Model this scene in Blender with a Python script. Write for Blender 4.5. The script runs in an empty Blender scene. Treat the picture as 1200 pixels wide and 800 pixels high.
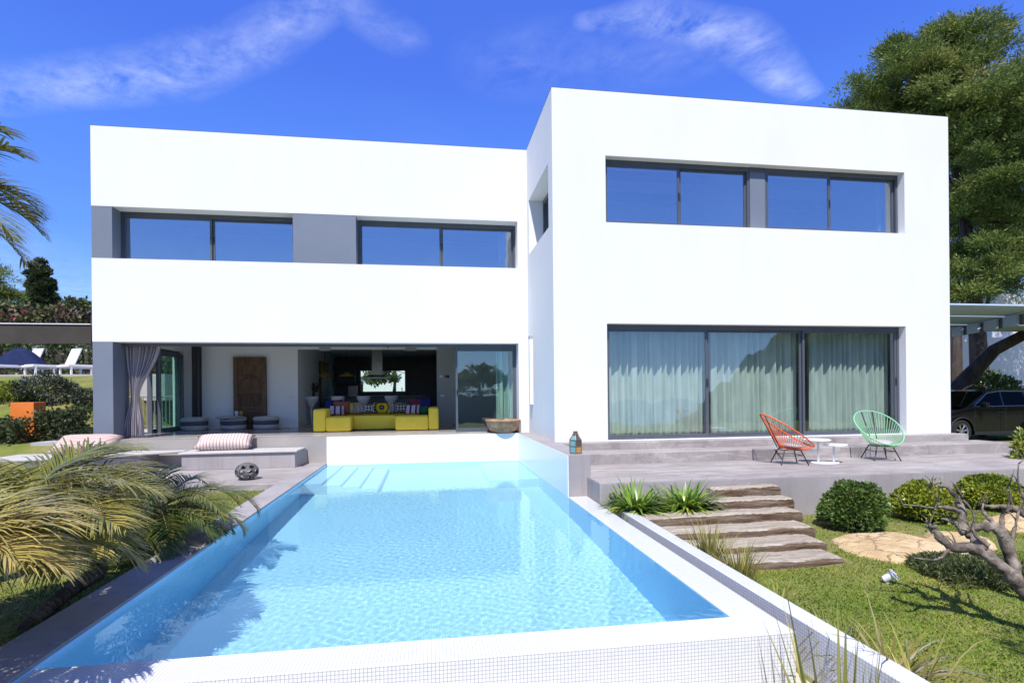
import bpy, bmesh, math, random
import numpy as np
from mathutils import Vector, Matrix, Quaternion

random.seed(7)
RNG = np.random.default_rng(7)
PI = math.pi
SC = bpy.context.scene
COL = SC.collection

# ------------------------------------------------------------------ camera
F, CY, YAW, ROLL, CH = 645.2, 460.0, 0.1496, -0.0095, 1.052
FW = np.array([math.sin(YAW), math.cos(YAW), 0.0])
_r = np.array([math.cos(YAW), -math.sin(YAW), 0.0]); _u = np.array([0, 0, 1.0])
R2 = math.cos(ROLL) * _r + math.sin(ROLL) * _u
U2 = -math.sin(ROLL) * _r + math.cos(ROLL) * _u
CAM = np.array([0, 0, CH])
cam = bpy.data.cameras.new('camera')
cam_o = bpy.data.objects.new('camera', cam); COL.objects.link(cam_o)
cam_o.matrix_world = Matrix(((R2[0], U2[0], -FW[0], 0), (R2[1], U2[1], -FW[1], 0), (R2[2], U2[2], -FW[2], CH), (0, 0, 0, 1)))
cam.sensor_width = 36; cam.lens = F / 1200 * 36; cam.shift_y = 0.05
cam.clip_start = 0.05; cam.clip_end = 6000
SC.camera = cam_o

# ------------------------------------------------------------------ light
SUN_DIR = Vector((0.30, 1.0, -1.55)).normalized()      # direction the light travels
EL = math.asin(-SUN_DIR.z); AZ = math.atan2(-SUN_DIR.x, -SUN_DIR.y)
sun = bpy.data.lights.new('sun', 'SUN'); sun.energy = 3.9; sun.angle = math.radians(0.5)
sun.color = (1.0, 0.965, 0.91)
sun.cycles.is_caustics_light = True
sun_o = bpy.data.objects.new('sun', sun); COL.objects.link(sun_o)
sun_o.rotation_euler = SUN_DIR.to_track_quat('-Z', 'Y').to_euler()
EXPOSURE = 0.66
SC.view_settings.view_transform = 'Standard'
SC.view_settings.look = 'None'
SC.view_settings.exposure = EXPOSURE
SC.view_settings.gamma = 1.0
SC.view_settings.use_curve_mapping = False
SC.render.engine = 'CYCLES'
SC.cycles.use_denoising = True
SC.cycles.sample_clamp_indirect = 6
SC.cycles.max_bounces = 12
SC.cycles.transparent_max_bounces = 24
SC.cycles.diffuse_bounces = 6
SC.cycles.transmission_bounces = 10
SC.cycles.blur_glossy = 0.5


def ray(u, v):
    return FW + (u - 600) / F * R2 + (CY - v) / F * U2
def at(u, v, d): return CAM + ray(u, v) * d
def onY(u, v, y): d = ray(u, v); return CAM + d * (y / d[1])
def onZ(u, v, z): d = ray(u, v); return CAM + d * ((z - CH) / d[2])


# ------------------------------------------------------------------ node helpers
class NT:
    def __init__(s, tree):
        s.t = tree; s.n = tree.nodes; s.l = tree.links
    def new(s, kind, **kw):
        n = s.n.new(kind)
        for k, v in kw.items():
            setattr(n, k, v)
        return n
    def put(s, sock, val):
        if isinstance(val, bpy.types.NodeSocket):
            s.l.new(val, sock)
        elif isinstance(val, (tuple, list)) and len(val) == 3 and sock.type == 'RGBA':
            sock.default_value = (*val, 1)
        else:
            sock.default_value = val
    def math(s, op, a, b=None, c=None, clamp=False):
        n = s.new('ShaderNodeMath', operation=op, use_clamp=clamp)
        for i, v in enumerate((a, b, c)):
            if v is not None: s.put(n.inputs[i], v)
        return n.outputs[0]
    def vmath(s, op, a, b=None):
        n = s.new('ShaderNodeVectorMath', operation=op)
        s.put(n.inputs[0], a)
        if b is not None: s.put(n.inputs[1], b)
        return n.outputs['Value'] if op in ('DOT_PRODUCT', 'LENGTH') else n.outputs[0]
    def noise(s, scale, detail=4, rough=0.55, vec=None, dist=0.0, out='Fac'):
        n = s.new('ShaderNodeTexNoise')
        n.inputs['Scale'].default_value = scale; n.inputs['Detail'].default_value = detail
        n.inputs['Roughness'].default_value = rough; n.inputs['Distortion'].default_value = dist
        if vec is not None: s.l.new(vec, n.inputs['Vector'])
        return n.outputs[out]
    def ramp(s, fac, stops):
        n = s.new('ShaderNodeValToRGB'); cr = n.color_ramp
        while len(cr.elements) < len(stops): cr.elements.new(0.5)
        for e, (p, c) in zip(cr.elements, stops):
            e.position = p; e.color = (*c, 1) if len(c) == 3 else c
        s.l.new(fac, n.inputs[0]); return n.outputs[0]
    def rng(s, val, a, b, c, d):
        n = s.new('ShaderNodeMapRange')
        s.put(n.inputs[0], val)
        for i, x in enumerate((a, b, c, d)): n.inputs[i + 1].default_value = x
        return n.outputs[0]
    def mix(s, fac, a, b, blend='MIX'):
        n = s.new('ShaderNodeMix', data_type='RGBA', blend_type=blend)
        s.put(n.inputs[0], fac); s.put(n.inputs[6], a); s.put(n.inputs[7], b)
        return n.outputs[2]
    def coord(s, which='Object', scale=None):
        o = s.new('ShaderNodeTexCoord').outputs[which]
        if scale is None: return o
        m = s.new('ShaderNodeMapping'); m.inputs['Scale'].default_value = scale
        s.l.new(o, m.inputs['Vector']); return m.outputs[0]
    def bump(s, h, strength=0.3, dist=0.01):
        n = s.new('ShaderNodeBump'); n.inputs['Strength'].default_value = strength
        n.inputs['Distance'].default_value = dist
        s.l.new(h, n.inputs['Height']); return n.outputs[0]


MATS = {}
def material(name, color, rough=0.6, metal=0.0, spec=0.4, build=None, **kw):
    """color: constant or function(NT) returning a socket"""
    m = bpy.data.materials.new(name); m.use_nodes = True
    t = NT(m.node_tree); p = t.n['Principled BSDF']
    p.inputs['Roughness'].default_value = rough; p.inputs['Metallic'].default_value = metal
    p.inputs['Specular IOR Level'].default_value = spec
    if callable(color): t.put(p.inputs['Base Color'], color(t))
    else: p.inputs['Base Color'].default_value = (*color, 1)
    for k, v in kw.items():
        if k == 'bump': t.l.new(v(t), p.inputs['Normal'])
        elif k == 'roughf': t.l.new(v(t), p.inputs['Roughness'])
        elif k == 'coat': p.inputs['Coat Weight'].default_value = v
    MATS[name] = m
    return m


def mottled(c0, c1, scale, detail=5, lo=0.3, hi=0.7, sc3=None):
    def f(t):
        return t.ramp(t.noise(scale, detail, 0.6, t.coord('Object', sc3)), [(lo, c0), (hi, c1)])
    return f

def two_scale(c0, c1, c2, s1, s2, sc3=None, amount=0.5):
    def f(t):
        co = t.coord('Object', sc3)
        a = t.ramp(t.noise(s1, 5, 0.6, co), [(0.35, c0), (0.68, c1)])
        b = t.rng(t.noise(s2, 6, 0.65, co), 0.45, 0.75, 0, amount)
        return t.mix(b, a, c2)
    return f


def bumpf(scale, strength=0.2, dist=0.01, sc3=None, detail=6):
    return lambda t: t.bump(t.noise(scale, detail, 0.6, t.coord('Object', sc3)), strength, dist)


# ------------------------------------------------------------------ world
w = bpy.data.worlds.new('World'); SC.world = w; w.use_nodes = True
t = NT(w.node_tree); bg = t.n['Background']
sky = t.new('ShaderNodeTexSky', sky_type='NISHITA')
sky.sun_disc = False; sky.sun_elevation = EL; sky.sun_rotation = AZ
sky.altitude = 100; sky.air_density = 1.0; sky.dust_density = 0.25; sky.ozone_density = 4.0
g = t.coord('Generated')
sep = t.new('ShaderNodeSeparateXYZ'); t.l.new(g, sep.inputs[0])
# deep polarised blue of a dry clear day laid over the physical sky
deep = t.ramp(t.math('MAXIMUM', sep.outputs[2], 0.0), [(0.0, (0.36, 0.56, 0.86)), (0.10, (0.20, 0.43, 0.90)), (0.24, (0.085, 0.26, 0.90)), (0.5, (0.045, 0.140, 0.74)), (1.0, (0.032, 0.10, 0.56))])
deep = t.mix(1.0, deep, (6.6, 6.6, 6.6), 'MULTIPLY')
skycol = t.mix(0.80, sky.outputs[0], deep)
# wispy cirrus: noise on the plane of the cloud layer (direction / height)
zc = t.math('MAXIMUM', sep.outputs[2], 0.03)
px = t.math('DIVIDE', sep.outputs[0], zc); py = t.math('DIVIDE', sep.outputs[1], zc)
comb = t.new('ShaderNodeCombineXYZ'); t.l.new(px, comb.inputs[0]); t.l.new(py, comb.inputs[1])
def cloud_pt(u, v):
    d = ray(u, v); return Vector((d[0] / d[2], d[1] / d[2]))
warp = t.noise(0.9, 3, 0.5, comb.outputs[0], out='Color')
wv = t.vmath('SCALE', t.vmath('SUBTRACT', warp, (0.5, 0.5, 0.5)))
wv.node.inputs['Scale'].default_value = 0.16
pos = t.vmath('ADD', comb.outputs[0], wv)
total = None
def streak(pts, width, strength, seed, fdir, freq=5.0):
    """feathery band along a polyline of sky directions; its fibres run along fdir"""
    global total
    fa = (cloud_pt(*fdir[1]) - cloud_pt(*fdir[0])).normalized(); fn = Vector((-fa.y, fa.x))
    cc = t.new('ShaderNodeCombineXYZ')
    t.l.new(t.math('MULTIPLY_ADD', t.vmath('DOT_PRODUCT', pos, (fa.x, fa.y, 0)), 2.4, seed), cc.inputs[0])
    t.l.new(t.math('MULTIPLY', t.vmath('DOT_PRODUCT', pos, (fn.x, fn.y, 0)), freq), cc.inputs[1])
    nz = t.math('MULTIPLY', t.math('ADD', t.noise(1.8, 9, 0.7, cc.outputs[0], 0.35), t.noise(6.0, 10, 0.68, pos, 0.4)), 0.5)
    big = t.noise(1.7, 4, 0.55, pos)
    band = None
    P = [cloud_pt(*p) for p in pts]
    for k in range(len(P) - 1):
        a, b = P[k], P[k + 1]; L = (b - a).length; e = (b - a) / L; n = Vector((-e.y, e.x))
        s = t.math('SUBTRACT', t.vmath('DOT_PRODUCT', pos, (e.x, e.y, 0)), a.dot(e))
        q = t.math('SUBTRACT', t.vmath('DOT_PRODUCT', pos, (n.x, n.y, 0)), a.dot(n))
        s2 = t.math('MAXIMUM', t.math('MULTIPLY', s, -1.0), t.math('SUBTRACT', s, L))
        s2 = t.math('MAXIMUM', s2, 0.0)
        dist = t.math('SQRT', t.math('ADD', t.math('MULTIPLY', s2, s2), t.math('MULTIPLY', q, q)))
        w0, w1 = width[k], width[k + 1]
        wd = t.rng(s, 0, L, w0, w1)
        m = t.math('SUBTRACT', 1.0, t.math('DIVIDE', dist, wd), clamp=True)
        band = m if band is None else t.math('MAXIMUM', band, m)
    m = t.math('MULTIPLY', t.math('POWER', band, 0.85), t.math('MULTIPLY', t.rng(nz, 0.38, 0.66, 0.0, 1.0), t.rng(big, 0.3, 0.65, 0.35, 1.0)))
    m = t.math('MULTIPLY', m, strength)
    total = m if total is None else t.math('MAXIMUM', total, m)
streak([(-30, 112), (180, 90), (300, 50), (400, -10)], [0.17, 0.17, 0.12, 0.08], 0.44, 3.1, ((300, 60), (335, 25)))
streak([(395, -5), (470, 48)], [0.09, 0.10], 0.28, 6.1, ((300, 60), (335, 25)))
streak([(690, 26), (770, 20), (850, 42), (935, 108)], [0.05, 0.11, 0.12, 0.07], 0.54, 9.4, ((850, 60), (890, 30)))
streak([(620, 78), (800, 62)], [0.25, 0.22], 0.16, 12.4, ((850, 60), (890, 30)))
streak([(-200, 240), (110, 352)], [0.9, 0.9], 0.25, 1.7, ((40, 340), (100, 330)), 4.0)
veil = t.math('MULTIPLY', t.rng(t.noise(0.55, 6, 0.6, pos, 0.8), 0.55, 0.9, 0, 0.10), t.rng(sep.outputs[2], 0.03, 0.3, 1, 0.5))
total = t.math('ADD', total, veil, clamp=True)
total = t.math('MULTIPLY', total, t.rng(sep.outputs[2], 0.0, 0.06, 0, 1))
final = t.mix(total, skycol, (5.6, 6.1, 6.9))
t.l.new(final, bg.inputs['Color']); bg.inputs['Strength'].default_value = 0.125


# ------------------------------------------------------------------ materials
C_PLASTER = (0.84, 0.84, 0.83)
material('white_plaster', two_scale((0.725, 0.722, 0.715), (0.75, 0.748, 0.74), (0.69, 0.685, 0.67), 0.7, 2.2, (1, 1, 0.4), 0.4), 0.85, spec=0.2,
         bump=bumpf(26, 0.12, 0.006))
material('interior_white', mottled((0.78, 0.78, 0.79), (0.81, 0.81, 0.82), 0.8), 0.9, spec=0.2)
material('grey_paint', mottled((0.155, 0.18, 0.225), (0.175, 0.20, 0.245), 1.2), 0.5)
material('interior_grey', mottled((0.34, 0.345, 0.35), (0.38, 0.385, 0.39), 1.0), 0.8)
material('frame_metal', mottled((0.075, 0.085, 0.105), (0.09, 0.10, 0.12), 3.0), 0.35, spec=0.5)
material('light_frame_metal', (0.22, 0.23, 0.25), 0.4)
def conc(t):
    co = t.coord('Object')
    a = t.ramp(t.noise(0.9, 7, 0.62, co), [(0.3, (0.27, 0.240, 0.226)), (0.55, (0.335, 0.300, 0.282)), (0.75, (0.40, 0.362, 0.338))])
    st = t.noise(1.5, 8, 0.68, t.coord('Object', (0.5, 4.0, 2.0)), 0.9)
    a = t.mix(t.rng(st, 0.50, 0.64, 0, 0.75), a, (0.52, 0.475, 0.44))
    dk = t.noise(1.7, 8, 0.72, t.coord('Object', (0.7, 1.8, 0.5)), 0.9)
    a = t.mix(t.rng(dk, 0.52, 0.68, 0, 0.7), a, (0.19, 0.168, 0.158))
    fine = t.noise(22, 5, 0.7, co)
    return t.mix(t.rng(fine, 0.35, 0.7, 0.0, 0.25), a, (0.16, 0.142, 0.134))
material('concrete', conc, 0.7, spec=0.3, bump=bumpf(18, 0.3, 0.006))
def concwall(t):
    a = t.ramp(t.noise(1.1, 6, 0.6, t.coord('Object', (1, 1, 0.6))), [(0.3, (0.285, 0.26, 0.255)), (0.7, (0.37, 0.34, 0.332))])
    v = t.noise(3.2, 6, 0.7, t.coord('Object', (2.2, 2.2, 0.18)))
    a = t.mix(t.rng(v, 0.5, 0.75, 0, 0.45), a, (0.20, 0.18, 0.178))
    c = t.noise(3.4, 8, 0.75, t.coord('Object', (0.5, 1, 2.4)), 1.5)
    a = t.mix(t.rng(c, 0.645, 0.68, 0, 0.65), a, (0.62, 0.59, 0.58))
    d = t.noise(5.5, 7, 0.7, t.coord('Object'), 1.0)
    a = t.mix(t.rng(d, 0.68, 0.73, 0, 0.5), a, (0.13, 0.115, 0.12))
    return a
material('concrete_wall', concwall, 0.8, spec=0.25, bump=bumpf(14, 0.35, 0.008))
material('polished_floor', mottled((0.30, 0.28, 0.26), (0.38, 0.35, 0.32), 0.9), 0.22, spec=0.5)

def tilecol(base, grout, var, size=0.0255, wear=0.0):
    def f(t):
        b = t.new('ShaderNodeTexBrick'); b.offset = 0.0
        t.l.new(t.coord('UV'), b.inputs['Vector'])
        b.inputs['Color1'].default_value = (*base, 1); b.inputs['Color2'].default_value = (*var, 1)
        b.inputs['Mortar'].default_value = (*grout, 1)
        b.inputs['Scale'].default_value = 1.0; b.inputs['Mortar Size'].default_value = size * 0.075
        b.inputs['Mortar Smooth'].default_value = 0.1
        b.inputs['Brick Width'].default_value = size; b.inputs['Row Height'].default_value = size
        c = b.outputs['Color']
        d = t.rng(t.noise(1.6, 5, 0.6, t.coord('Object')), 0.45, 0.8, 0, wear)
        return t.mix(d, c, (0.60, 0.56, 0.47))
    return f
material('white_mosaic', tilecol((0.74, 0.74, 0.73), (0.36, 0.36, 0.36), (0.69, 0.695, 0.69), wear=0.10), 0.18, spec=0.5)
material('pool_mosaic', tilecol((0.80, 0.835, 0.85), (0.58, 0.66, 0.70), (0.74, 0.79, 0.82)), 0.3, spec=0.4)
material('shade_blue_mosaic', tilecol((0.40, 0.69, 0.90), (0.36, 0.56, 0.72), (0.36, 0.65, 0.88)), 0.3, spec=0.4)  # deep blue of the shaded underwater walls painted into the tile colour
material('pale_mosaic', tilecol((0.84, 0.845, 0.845), (0.70, 0.715, 0.72), (0.81, 0.815, 0.82)), 0.2, spec=0.5)
material('wet_beige_mosaic', tilecol((0.66, 0.60, 0.48), (0.36, 0.33, 0.28), (0.60, 0.55, 0.44), wear=0.5), 0.3, spec=0.5)

def make_glass(name, tint, refl, blue=(0.86, 0.93, 1.0)):
    m = bpy.data.materials.new(name); m.use_nodes = True; t = NT(m.node_tree)
    t.n.remove(t.n['Principled BSDF'])
    tr = t.new('ShaderNodeBsdfTransparent'); tr.inputs[0].default_value = (*tint, 1)
    gl = t.new('ShaderNodeBsdfGlossy'); gl.inputs['Color'].default_value = (*blue, 1); gl.inputs['Roughness'].default_value = 0.0
    t.l.new(t.bump(t.noise(0.9, 3, 0.5, t.coord('Object')), 0.10, 0.05), gl.inputs['Normal'])      # slight unevenness of float glass
    ge = t.new('ShaderNodeNewGeometry')
    c = t.math('ABSOLUTE', t.vmath('DOT_PRODUCT', ge.outputs['Normal'], ge.outputs['Incoming']))
    sch = t.math('MULTIPLY_ADD', t.math('POWER', t.math('SUBTRACT', 1.0, c, clamp=True), 5.0), 0.96, 0.04)   # Schlick, the same from both sides
    fac = t.math('ADD', sch, refl, clamp=True)
    mx = t.new('ShaderNodeMixShader'); t.l.new(fac, mx.inputs[0]); t.l.new(tr.outputs[0], mx.inputs[1]); t.l.new(gl.outputs[0], mx.inputs[2])
    t.l.new(mx.outputs[0], t.n['Material Output'].inputs[0])
    MATS[name] = m
make_glass('window_glass', (0.86, 0.90, 0.93), 0.31, (0.96, 0.98, 1.0))
make_glass('patio_glass', (0.90, 0.938, 0.922), 0.08)
make_glass('door_glass', (0.84, 0.94, 0.91), 0.10)
make_glass('clear_glass', (0.88, 0.97, 0.93), 0.0)
make_glass('green_glass', (0.74, 0.93, 0.86), 0.06)
make_glass('car_glass', (0.10, 0.11, 0.12), 0.0, (0.28, 0.28, 0.28))

def water_mat():
    m = bpy.data.materials.new('pool_water'); m.use_nodes = True; t = NT(m.node_tree)
    t.n.remove(t.n['Principled BSDF'])
    gl = t.new('ShaderNodeBsdfGlass'); gl.inputs['Color'].default_value = (0.69, 0.925, 0.99, 1)
    gl.inputs['Roughness'].default_value = 0.0; gl.inputs['IOR'].default_value = 1.33
    t.l.new(gl.outputs[0], t.n['Material Output'].inputs[0])
    MATS['pool_water'] = m
water_mat()

def leafmat(name, stops, rough=0.55, transl=0.25, spec=0.3):
    """foliage: colour by a per-leaf random attribute"""
    m = bpy.data.materials.new(name); m.use_nodes = True; t = NT(m.node_tree); p = t.n['Principled BSDF']
    a = t.new('ShaderNodeAttribute'); a.attribute_name = 'tint'
    col = t.ramp(a.outputs['Fac'], stops)
    t.l.new(col, p.inputs['Base Color']); p.inputs['Roughness'].default_value = rough
    p.inputs['Specular IOR Level'].default_value = spec
    tl = t.new('ShaderNodeBsdfTranslucent'); t.l.new(col, tl.inputs[0])
    mx = t.new('ShaderNodeMixShader'); mx.inputs[0].default_value = transl
    t.l.new(p.outputs[0], mx.inputs[1]); t.l.new(tl.outputs[0], mx.inputs[2])
    t.l.new(mx.outputs[0], t.n['Material Output'].inputs[0])
    MATS[name] = m
leafmat('pine_needles', [(0, (0.065, 0.115, 0.022)), (0.5, (0.155, 0.21, 0.042)), (0.85, (0.26, 0.285, 0.066)), (1, (0.36, 0.30, 0.10))])
leafmat('cypress_leaves', [(0, (0.035, 0.056, 0.022)), (0.6, (0.069, 0.094, 0.037)), (1, (0.125, 0.125, 0.056))])
leafmat('olive_leaves', [(0, (0.06, 0.085, 0.03)), (0.7, (0.14, 0.165, 0.06)), (1, (0.26, 0.22, 0.11))])
leafmat('hedge_leaves', [(0, (0.03, 0.06, 0.018)), (0.6, (0.07, 0.11, 0.03)), (0.93, (0.12, 0.17, 0.05)), (0.95, (0.55, 0.52, 0.5)), (1, (0.6, 0.58, 0.55))])
leafmat('bright_hedge_leaves', [(0, (0.091, 0.143, 0.019)), (1, (0.364, 0.390, 0.052))])
leafmat('bougainvillea_leaves', [(0, (0.05, 0.07, 0.02)), (0.55, (0.12, 0.14, 0.05)), (0.8, (0.17, 0.17, 0.07)), (0.96, (0.20, 0.18, 0.09)), (0.98, (0.30, 0.03, 0.09)), (1, (0.35, 0.04, 0.12))])
leafmat('dark_bush_leaves', [(0, (0.035, 0.072, 0.016)), (0.6, (0.096, 0.160, 0.029)), (1, (0.224, 0.272, 0.048))], spec=0.5, rough=0.4)
leafmat('yellow_bush_leaves', [(0, (0.075, 0.128, 0.018)), (0.5, (0.210, 0.270, 0.030)), (1, (0.540, 0.510, 0.045))], spec=0.5, rough=0.4)
leafmat('silver_leaves', [(0, (0.02, 0.03, 0.015)), (0.55, (0.06, 0.075, 0.04)), (0.7, (0.22, 0.25, 0.22)), (1, (0.34, 0.36, 0.33))])
leafmat('agapanthus_leaves', [(0, (0.09, 0.19, 0.025)), (0.65, (0.21, 0.34, 0.045)), (1, (0.58, 0.54, 0.06))], spec=0.5, rough=0.35)
leafmat('reed_leaves', [(0, (0.144, 0.156, 0.030)), (0.5, (0.324, 0.300, 0.072)), (0.8, (0.504, 0.432, 0.144)), (1, (0.480, 0.408, 0.300))])
leafmat('dry_leaves', [(0, (0.13, 0.13, 0.03)), (0.45, (0.34, 0.27, 0.06)), (0.7, (0.30, 0.26, 0.20)), (1, (0.50, 0.46, 0.40))])
leafmat('palm_leaves', [(0, (0.09, 0.115, 0.022)), (0.4, (0.215, 0.215, 0.045)), (0.75, (0.40, 0.345, 0.085)), (1, (0.55, 0.42, 0.13))], spec=0.7, rough=0.28)
leafmat('green_palm_leaves', [(0, (0.03, 0.06, 0.015)), (0.6, (0.075, 0.12, 0.025)), (0.9, (0.15, 0.17, 0.03)), (1, (0.30, 0.24, 0.04))], spec=0.6, rough=0.3)
leafmat('lawn_blades', [(0, (0.095, 0.171, 0.019)), (0.5, (0.230, 0.342, 0.035)), (0.85, (0.383, 0.445, 0.056)), (1, (0.651, 0.479, 0.160))], transl=0.35)
leafmat('dry_lawn_blades', [(0, (0.105, 0.150, 0.030)), (0.45, (0.255, 0.285, 0.060)), (1, (0.510, 0.420, 0.150))], transl=0.3)

def groundcol(t):
    co = t.coord('Object')
    s = t.new('ShaderNodeSeparateXYZ'); t.l.new(co, s.inputs[0])
    g = t.ramp(t.noise(1.4, 7, 0.65, co), [(0.3, (0.10, 0.14, 0.022)), (0.55, (0.17, 0.19, 0.045)), (0.75, (0.30, 0.25, 0.11))])
    e = t.ramp(t.noise(6.0, 8, 0.7, co), [(0.35, (0.16, 0.13, 0.05)), (0.7, (0.34, 0.27, 0.14))])
    f = t.rng(t.noise(0.9, 7, 0.68, co), 0.45, 0.64, 0.05, 0.75)
    gr = t.mix(f, g, e)
    # beige driveway right of the house, scrub on the far hills
    dr = t.ramp(t.noise(3.0, 6, 0.6, co), [(0.3, (0.42, 0.34, 0.24)), (0.7, (0.55, 0.46, 0.33))])
    nx = t.math('ADD', s.outputs[0], t.math('MULTIPLY', t.noise(0.6, 4, 0.5, co), 1.2))
    isdr = t.math('MULTIPLY', t.rng(nx, 12.0, 12.25, 0, 1), t.math('MULTIPLY', t.rng(s.outputs[1], 8.9, 9.2, 0, 1), t.rng(s.outputs[1], 22, 23, 1, 0)))
    isdr = t.math('MULTIPLY', isdr, t.rng(nx, 26, 27, 1, 0))
    gr = t.mix(isdr, gr, dr)
    far = t.rng(s.outputs[1], -40, -25, 1, 0)
    scrub = t.ramp(t.noise(0.12, 9, 0.75, co), [(0.35, (0.035, 0.055, 0.02)), (0.6, (0.075, 0.09, 0.035)), (0.75, (0.20, 0.17, 0.11))])
    return t.mix(far, gr, scrub)
material('garden_ground', groundcol, 0.95, spec=0.1, bump=bumpf(9, 0.6, 0.03))
material('hill_scrub', two_scale((0.035, 0.055, 0.022), (0.075, 0.095, 0.035), (0.20, 0.165, 0.11), 0.09, 0.035, (1, 1, 1), 0.6), 0.95, spec=0.05)
material('sea_water', mottled((0.012, 0.05, 0.11), (0.018, 0.065, 0.13), 0.02), 0.12, spec=0.5, bump=bumpf(0.6, 0.3, 0.5))

def sleeper(t):
    co = t.coord('Object', (1.1, 9, 9))
    a = t.ramp(t.noise(2.2, 9, 0.68, co, 0.6), [(0.25, (0.21, 0.16, 0.11)), (0.45, (0.40, 0.335, 0.25)), (0.6, (0.54, 0.475, 0.375)), (0.8, (0.64, 0.585, 0.49))])
    n = t.noise(3.0, 8, 0.72, t.coord('Object', (0.8, 10, 14)), 0.8)
    a = t.mix(t.rng(n, 0.55, 0.66, 0, 0.8), a, (0.12, 0.08, 0.05))
    # vertical front faces are mixed to a darker brown
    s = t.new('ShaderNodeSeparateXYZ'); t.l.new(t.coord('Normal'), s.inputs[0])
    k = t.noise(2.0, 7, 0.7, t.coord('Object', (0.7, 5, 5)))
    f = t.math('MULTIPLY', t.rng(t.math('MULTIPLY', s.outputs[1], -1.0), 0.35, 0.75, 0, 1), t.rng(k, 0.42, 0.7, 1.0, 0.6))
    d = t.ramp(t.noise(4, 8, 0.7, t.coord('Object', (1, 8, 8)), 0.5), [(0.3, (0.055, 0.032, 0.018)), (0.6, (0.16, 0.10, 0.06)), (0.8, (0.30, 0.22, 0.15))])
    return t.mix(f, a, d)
material('weathered_sleeper', sleeper, 0.85, spec=0.2, bump=lambda t: t.bump(t.noise(2.4, 9, 0.72, t.coord('Object', (1.1, 10, 10)), 0.6), 1.0, 0.04))
material('brown_carved_wood', two_scale((0.10, 0.052, 0.026), (0.19, 0.105, 0.055), (0.045, 0.024, 0.014), 3, 9, (5, 5, 0.8), 0.6), 0.55, bump=bumpf(14, 0.4, 0.01, (4, 4, 0.6)))
material('sandstone', two_scale((0.42, 0.29, 0.14), (0.66, 0.52, 0.32), (0.30, 0.17, 0.08), 2.6, 7, (1, 1, 1), 0.75), 0.9, spec=0.15, bump=bumpf(8, 1.0, 0.06))
def stone(t):
    co = t.coord('Object')
    a = t.ramp(t.noise(2.6, 8, 0.68, co), [(0.3, (0.40, 0.27, 0.13)), (0.55, (0.60, 0.44, 0.24)), (0.75, (0.70, 0.57, 0.37))])
    v = t.new('ShaderNodeTexVoronoi', feature='DISTANCE_TO_EDGE'); v.inputs['Scale'].default_value = 1.9
    t.l.new(t.vmath('ADD', co, t.vmath('MULTIPLY', t.noise(3.0, 4, 0.6, co, out='Color'), (0.45, 0.45, 0.45))), v.inputs['Vector'])
    a = t.mix(t.rng(v.outputs['Distance'], 0.0, 0.035, 0.75, 0.0), a, (0.13, 0.08, 0.04))
    return t.mix(t.rng(t.noise(6, 7, 0.7, co), 0.56, 0.7, 0, 0.6), a, (0.30, 0.18, 0.09))
bpy.data.materials.remove(MATS.pop('sandstone'))
material('sandstone', stone, 0.9, spec=0.15, bump=bumpf(7, 1.0, 0.06))
material('dead_wood', two_scale((0.07, 0.056, 0.045), (0.34, 0.285, 0.23), (0.025, 0.02, 0.016), 8, 15, (1, 1, 1), 0.9), 0.85, spec=0.2, bump=bumpf(16, 0.8, 0.02))
material('pine_bark', two_scale((0.055, 0.042, 0.035), (0.12, 0.095, 0.08), (0.03, 0.024, 0.02), 3, 9, (1, 1, 0.4), 0.6), 0.9, spec=0.1, bump=bumpf(9, 0.8, 0.03))
material('palm_trunk', two_scale((0.075, 0.05, 0.03), (0.21, 0.155, 0.10), (0.03, 0.02, 0.014), 6, 16, (1, 1, 1), 0.6), 0.9, spec=0.1, bump=bumpf(20, 1.0, 0.03))
material('palm_stem', mottled((0.20, 0.17, 0.04), (0.30, 0.24, 0.07), 6), 0.5)
material('grey_curtain', mottled((0.36, 0.33, 0.35), (0.42, 0.39, 0.41), 3), 0.9, spec=0.1)
material('dark_curtain', mottled((0.095, 0.095, 0.105), (0.12, 0.12, 0.13), 3), 0.9, spec=0.1)
def sheer():
    m = bpy.data.materials.new('pale_curtain'); m.use_nodes = True; t = NT(m.node_tree); p = t.n['Principled BSDF']
    c = t.ramp(t.noise(2.5, 4, 0.5, t.coord('Object', (3, 1, 0.6))), [(0.3, (0.46, 0.52, 0.48)), (0.7, (0.60, 0.65, 0.61))])
    t.l.new(c, p.inputs['Base Color']); p.inputs['Roughness'].default_value = 0.9; p.inputs['Specular IOR Level'].default_value = 0.1
    MATS['pale_curtain'] = m
sheer()
material('yellow_fabric', mottled((0.86, 0.64, 0.06), (0.92, 0.71, 0.08), 5), 0.85, spec=0.2, bump=bumpf(90, 0.15, 0.003))
material('black_metal', (0.012, 0.012, 0.013), 0.4)
material('orange_cord', mottled((0.72, 0.115, 0.022), (0.80, 0.14, 0.03), 8), 0.4)
material('green_cord', mottled((0.23, 0.52, 0.27), (0.28, 0.58, 0.31), 8), 0.4)
material('grey_fabric', mottled((0.40, 0.36, 0.36), (0.46, 0.42, 0.42), 20), 0.9, spec=0.1)
material('white_paint', (0.80, 0.80, 0.80), 0.35)
material('white_fabric', mottled((0.60, 0.59, 0.62), (0.66, 0.65, 0.68), 6), 0.85, spec=0.1)
material('navy_fabric', mottled((0.012, 0.02, 0.06), (0.02, 0.03, 0.085), 6), 0.85, spec=0.1)
material('pale_pad', mottled((0.44, 0.42, 0.40), (0.50, 0.48, 0.455), 6), 0.9, spec=0.1)
material('terracotta_bowl', two_scale((0.30, 0.165, 0.095), (0.47, 0.30, 0.20), (0.15, 0.085, 0.05), 5, 12, (1, 1, 1), 0.6), 0.8, spec=0.15, bump=bumpf(22, 0.6, 0.015))
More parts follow.
